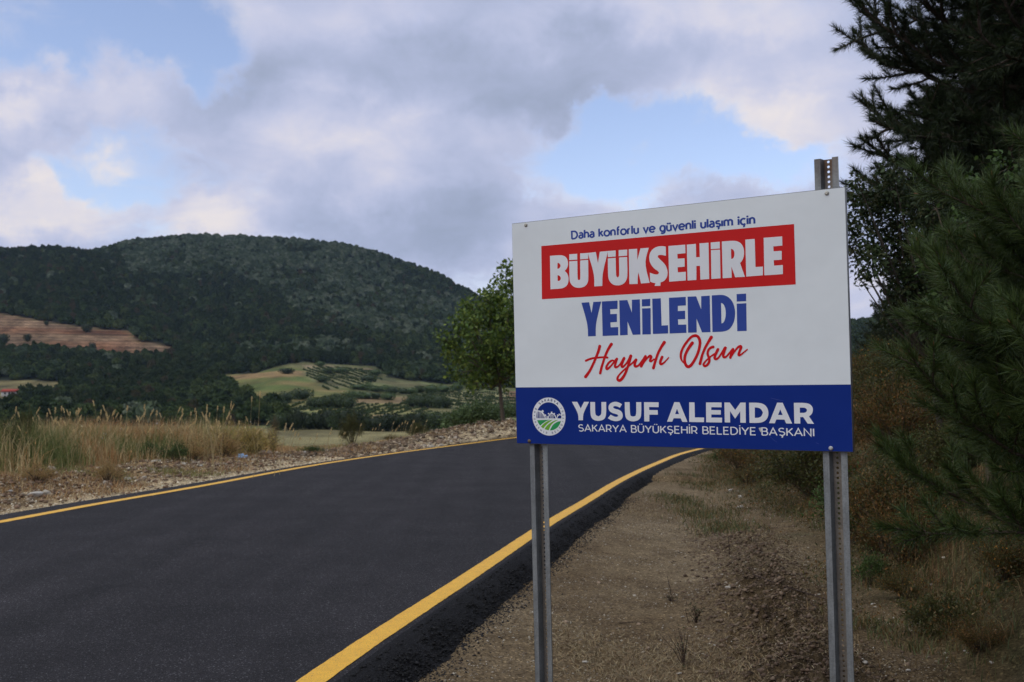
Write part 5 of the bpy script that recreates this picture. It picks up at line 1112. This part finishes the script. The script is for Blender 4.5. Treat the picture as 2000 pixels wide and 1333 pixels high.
tag(b.obj('gravel', M_stone), 'pale gravel and rubble along the left verge', kind='stuff')
# left verge grasses
b = MB(); n = 88000; Y = 13 + 27 * rng.random(n) ** .9; s = np.interp(Y, [13, 20, 25, 40], [3.4, 3.2, 2.6, 2.2]) + np.interp(Y, [13, 20, 26, 32], [7.5, 7, 5, 3]) * rng.random(n) ** .85; 
X = xl(Y) - s * np.sqrt(1 + slope(Y) ** 2); px_, _ = proj(X, Y, X * 0); nz = fbm(X * .55, Y * .55, 3, 401)
tall = sst(600, 480, px_); keep = (nz + rng.normal(size=n) * .07 + .15 * (s - 2.6) * .3 > -.05) & ((px_ < 640) | (rng.random(n) < .45)) & ((s > 3.6) | (rng.random(n) < .35)) & ((px_ < 800) | (s > 3.2)); X, Y, s, tall, nz, px_ = [a[keep] for a in (X, Y, s, tall, nz, px_)]; n = len(X)
nz2 = fbm(X * .8, Y * .8, 3, 409); h = (.12 + (.30 + .75 * tall * sst(3.2, 5.2, s)) * rng.random(n)) * (1 + 1.6 * nz + 3.0 * fbm(X * .45, Y * .45, 3, 455)) * (.42 + .58 * tall); h = h * np.interp(px_, [0, 60, 170, 260, 330, 420, 500, 545], [1.15, 1.1, 1.0, .8, .85, 1.1, 1.15, .9]); h = np.clip(h * .78, .05, 1.1)
pal = [np.array([(.55, .42, .21), (.66, .52, .28), (.42, .32, .15)]), np.array([(.46, .25, .10), (.52, .33, .15), (.34, .19, .08)]), np.array([(.17, .19, .06), (.22, .22, .075), (.12, .15, .045)])]
q = nz2 + rng.normal(size=n) * .07 + .10 * sst(260, 80, px_) - .02; ks = np.where(q > .09, 2, np.where(q < -.04, 1, 0)); ks = np.where((h < .3) & (rng.random(n) < .5), 1, ks); cc = np.zeros((n, 3))
for k in range(3): m = ks == k; cc[m] = pick(pal[k], m.sum(), rng, .18)
cc = np.where(((px_ > 410) & (px_ < 530) & (rng.random(n) < .22))[:, None], np.array([.48, .36, .04]), cc)
blades(b, X, Y, Gz(X, Y) - .01, h, .0045 + .0001 * Y, cc, rng, .75)
n2 = 9000; i = rng.integers(0, n, n2); P = np.stack([X[i], Y[i], Gz(X[i], Y[i]) + h[i] * (.3 + .6 * rng.random(n2))], 1) + rng.normal(size=(n2, 3)) * .03; cards(b, P, .03 + .03 * rng.random(n2), cc[i] * 1.05, rng, None, .5)
n3 = 120; i = rng.integers(0, n, n3); i = i[tall[i] > .5]; P = np.stack([X[i], Y[i], Gz(X[i], Y[i]) + .55 + .35 * rng.random(len(i))], 1); cards(b, P, .035, np.full((len(i), 3), .5), rng, None, 1.0, 0)
n = 30000; Y = 11 + 20 * rng.random(n); s = .95 + 3.2 * rng.random(n); X = xl(Y) - s * np.sqrt(1 + slope(Y) ** 2); m = fbm(X * .9, Y * .9, 4, 431) + rng.normal(size=n) * .04 + .06 * (s - 1.6) > .02; X, Y = X[m], Y[m]; n = len(X)
q = fbm(X * .7, Y * .7, 3, 437) + rng.normal(size=n) * .05; cc = np.where((q > .05)[:, None], pick([(.20, .20, .06), (.24, .22, .08)], n, rng, .2), pick([(.40, .22, .09), (.46, .31, .15), (.28, .15, .07), (.52, .40, .22)], n, rng, .2))
blades(b, X, Y, Gz(X, Y) - .01, .04 + .16 * rng.random(n) ** 1.5, .0055, cc, rng, 1.6)
tag(b.obj('tall_grass', M_grass), 'dry tall grass, weeds and small white flowers on the left verge', kind='stuff')
# individual seed-headed stalks
def stalk_me(seed, curve, head, spread):
    rng = np.random.default_rng(seed); w = MB(); z = np.linspace(0, 1, 7); p = np.stack([curve * z ** 2, 0 * z, z * (1 - .25 * abs(curve))], 1); w.tube(p, np.linspace(.006, .0028, 7), 4, (.45, .35, .18)); f = MB(); n = 90; u = rng.random(n); t = unit(p[-1] - p[-2])
    P = p[-1] + t * (u[:, None] - .35) * head + rdir(n, rng) * (spread * np.sin(np.pi * np.clip(u, .05, .95)))[:, None]; cards(f, P, .022, pick([(.75, .58, .30), (.62, .47, .23)], n, rng), rng, t[None] * 1.5, .5); return w.data('stem', M_grass), f.data('seed_head', M_grass)
SM = [stalk_me(51, .12, .15, .012), stalk_me(52, .35, .14, .013), stalk_me(53, -.25, .11, .012), stalk_me(54, .05, .10, .014)]
random.seed(12); g_st = 'seed-headed grass stalks on the left verge'
spots = [(70, 828, 21), (127, 795, 20), (158, 800, 21), (178, 800, 21), (273, 806, 21), (240, 812, 22), (395, 782, 24), (505, 760, 24), (445, 790, 25), (412, 798, 25), (380, 830, 23), (490, 780, 26), (215, 818, 20)]
for i in range(150):
    if i < len(spots): px, py, Y = spots[i]
    else: px, Y = random.uniform(-10, 545) if i % 4 else random.uniform(545, 830), random.uniform(19, 27); py = random.uniform(800, 850)
    if px > 560: Y = np.interp(px, [560, 830], [26, 33])
    elif i % 3 == 0: px = random.choice([110, 125, 140, 215, 250, 385, 400, 420]) + random.gauss(0, 12)
    x = (px - CX) / F_PX * Y; z0 = gz1(x, Y); h = max(.35, at(px, py, Y)[2] - z0) if i < len(spots) else random.uniform(.75, 1.3) * (.5 if px > 560 else 1); h = min(h, 1.6)
    t = empty('grass_stalk', (x, Y, z0 - .02), random.uniform(-.6, .6), 'dry straw coloured grass stalk with a seed head, standing above the left verge grass', 'grass stalk', g_st)
    for nm, me in zip(('stem', 'seed_head'), SM[i % 4]): o = bpy.data.objects.new(nm, me); C.objects.link(o); o.parent = t; o.scale = (.9, .9, h)
spots_label = {}
# taller weeds of the left verge
def weed(px, py, Y, w, k, label): x = (px - CX) / F_PX * Y; h = at(px, py, Y)[2] - gz1(x, Y); bush(px, Y, w, max(h, .3) / 1.05, k, label, None, 'weed')
weed(25, 812, 20, 1.1, 0, 'olive weed clump at the left picture edge'); weed(58, 790, 21, .8, 0, 'tall dark weed in the grass near the left picture edge'); weed(535, 795, 27, .45, 4, 'pale dried thistle at the right end of the tall grass'); weed(348, 850, 23, .5, 3, 'dark green leafy weed in the rusty grass'); weed(690, 800, 31, 1.0, 0, 'tall dark weeds beside the road in front of the hedgerow')
weed(610, 870, 27, .9, 3, 'low green weed patch at the left verge edge'); weed(765, 845, 35, .8, 2, 'weed with orange flowers behind the rubble ridge'); weed(820, 820, 37, 1.2, 0, 'dark weeds behind the rubble ridge'); weed(215, 892, 18, .8, 5, 'reddish brown weed patch on the left rubble'); weed(80, 895, 17, .9, 5, 'reddish dry weed patch near the left picture edge'); weed(440, 832, 24, 1.6, 5, 'rounded rusty bush of dry weeds'); weed(500, 825, 25.5, 1.7, 6, 'rounded yellow flecked bush of dry weeds'); weed(380, 852, 23, 1.5, 5, 'low rusty weed mound left of the rounded bush')

# ------------------------------------------------------------------ single stones, litter, twigs
RK = [rock_data('stone', np.random.default_rng(60 + i), c, f) for i, (c, f) in enumerate([((.38, .33, .26), .55), ((.30, .22, .15), .6), ((.46, .42, .36), .5), ((.22, .15, .10), .7)])]
def stone(px, py, r, k, label, group=None, z=0.0, side='l'):
    gx_, gy_ = gp(px, py, z); o = bpy.data.objects.new('stone', RK[k]); C.objects.link(o); o.location = (gx_, gy_, gz1(gx_, gy_) + r * .25); o.scale = (r,) * 3; o.rotation_euler = (random.uniform(-.2, .2), random.uniform(-.2, .2), random.random() * 6); tag(o, label, 'stone', group)
random.seed(21)
stone(512, 893, .14, 1, 'left of two tan stones beside the rusty grass'); stone(524, 893, .15, 1, 'right of two tan stones beside the rusty grass'); stone(343, 898, .16, 0, 'grey stone half in the weeds'); stone(412, 900, .13, 0, 'pale stone left of the tan pair'); stone(438, 899, .14, 1, 'brownish stone just left of the blue litter'); stone(68, 967, .13, 2, 'pale flat stone nearest the road at the left'); stone(92, 964, .10, 0, 'small pale stone next to the flat one'); stone(75, 940, .12, 2, 'pale stone in the left rubble'); stone(100, 938, .11, 0, 'tan stone in the left rubble, right of a pale one')
for i in range(40): px = random.uniform(0, 760); py = np.interp(px, [0, 300, 560, 760], [985, 935, 895, 872]) - random.uniform(0, 30) * (1 - px / 1200); stone(px, py, random.uniform(.03, .085), random.randrange(3), 'small pale stone in the gravel of the left verge', 'small stones on the left verge')
for i in range(34): px = random.uniform(780, 1000); py = np.interp(px, [780, 1000], [866, 842]) - random.uniform(0, 8); stone(px, py, random.uniform(.06, .14), random.choice([0, 1, 3]), 'chunk of rubble on the earth ridge beyond the road', 'rubble chunks on the ridge beyond the road', .25)
for i in range(46): px = random.uniform(1100, 1980); py = random.uniform(1120, 1330); stone(px, py, random.uniform(.008, .026), random.randrange(3), 'small pale stone on the bare soil around the sign posts', 'small stones on the right verge', -.12)
stone(1423, 1160, .035, 2, 'pale stone at the foot of the soil heap', None, -.1); stone(1722, 918, .07, 2, 'whitish stone on the bank right of the post', None, .3)
for (x, y, lb) in [(1427, 955, 'upper'), (1447, 966, 'middle'), (1444, 984, 'lower')]: stone(x, y, .06, 2, lb + ' of three white flakes of stone below the bank', None, -.05)
# blue litter
gx_, gy_ = gp(471, 905, -.05); rngl = np.random.default_rng(5); V, F = ICO2; V = V * (1 + .28 * rngl.normal(size=(len(V), 1))) * [.11, .08, .07]; M_pl = mat_plain('crumpled_plastic', (.42, .62, .85), .35)
tag(mk('plastic_litter', V + [gx_, gy_, gz1(gx_, gy_) + .05], F, M_pl), 'crumpled light blue plastic bag on the left verge', 'litter')
# twigs on the right verge
def twig(px, py, pts, r, label):
    gx_, gy_ = gp(px, py, -.13); z = gz1(gx_, gy_); t = MB(); P = np.array(pts) + [gx_, gy_, z]; t.tube(P, np.linspace(r, r * .5, len(P)), 6, (.045, .028, .022)); tag(t.obj('twig', M_bark), label, 'twig')
twig(1311, 1152, [(0, 0, -.02), (-.008, 0, .05), (-.02, .01, .10), (-.032, .01, .165)], .0045, 'dark stick poking upright from the soil between the posts')
twig(1348, 1208, [(0, 0, -.02), (-.02, 0, .03), (-.03, .02, .08), (-.025, .02, .16)], .0035, 'second dark stick beside the small bare bush'); twig(1424, 1095, [(0, 0, -.02), (.003, 0, .08), (-.004, 0, .2)], .007, 'dead stem standing on the soil heap')
twig(1535, 1190, [(-.2, .25, .14), (0, .05, .08), (.2, -.2, .05), (.3, -.35, .03)], .006, 'long dry stalk lying down the soil heap'); twig(1240, 1205, [(-.12, 0, .01), (0, .02, .015), (.14, 0, .01)], .003, 'thin twig lying flat on the bare soil')
def bare_bush(px, py, w, h, seed, label, leaves=60):
    rng = np.random.default_rng(seed); gx_, gy_ = gp(px, py, -.13); t = empty('bare_bush', (gx_, gy_, gz1(gx_, gy_) - .01), 0, label, 'plant'); s = MB(); P = []
    for k in range(13):
        a = rng.random() * 6.28; tip = np.array([math.cos(a) * w * rng.random(), math.sin(a) * w * rng.random(), h * (.5 + .5 * rng.random())]); m = tip * [.3, .3, .5] + rng.normal(size=3) * .008; s.tube([(0, 0, 0), m, tip], [.0032, .0022, .001], 4, (.05, .03, .022)); P += [tip, m + (tip - m) * .5]
        e = m + rdir(1, rng)[0] * w * .35; s.tube([m, e], [.0016, .0008], 3, (.05, .03, .022)); P.append(e)
    s.obj('stem', M_bark, t); f = MB(); P = np.array(P)[rng.integers(0, len(P), leaves)] + rng.normal(size=(leaves, 3)) * .012; cards(f, P, .018, pick([(.06, .075, .03), (.10, .06, .03)], leaves, rng), rng, None, .5); f.obj('leaves', M_leaf, t)
bare_bush(1335, 1292, .16, .26, 71, 'small bare dark stemmed bush between the posts'); bare_bush(1360, 1208, .10, .15, 72, 'tiny leafy sprig beside the upright stick', 90); bare_bush(1310, 1165, .12, .06, 73, 'flattened brown sprig on the bare soil', 40)

# ------------------------------------------------------------------ the air of the valley
V, F = boxv(-3200, 3200, -300, 2700, 0, 1); V[:, 2] = np.where(V[:, 2] > .5, 420, -60)
m = bpy.data.materials.new('haze'); m.use_nodes = True; t = m.node_tree; t.nodes.clear(); o = t.nodes.new('ShaderNodeOutputMaterial'); pv = t.nodes.new('ShaderNodeVolumePrincipled')
pv.inputs['Color'].default_value = (.52, .70, 1.0, 1); pv.inputs['Density'].default_value = 5.2e-5; pv.inputs['Anisotropy'].default_value = .0; t.links.new(pv.outputs[0], o.inputs['Volume'])
tag(mk('haze', V, F, m), 'thin bluish air over the valley', kind='stuff'); SC.cycles.volume_bounces = 0
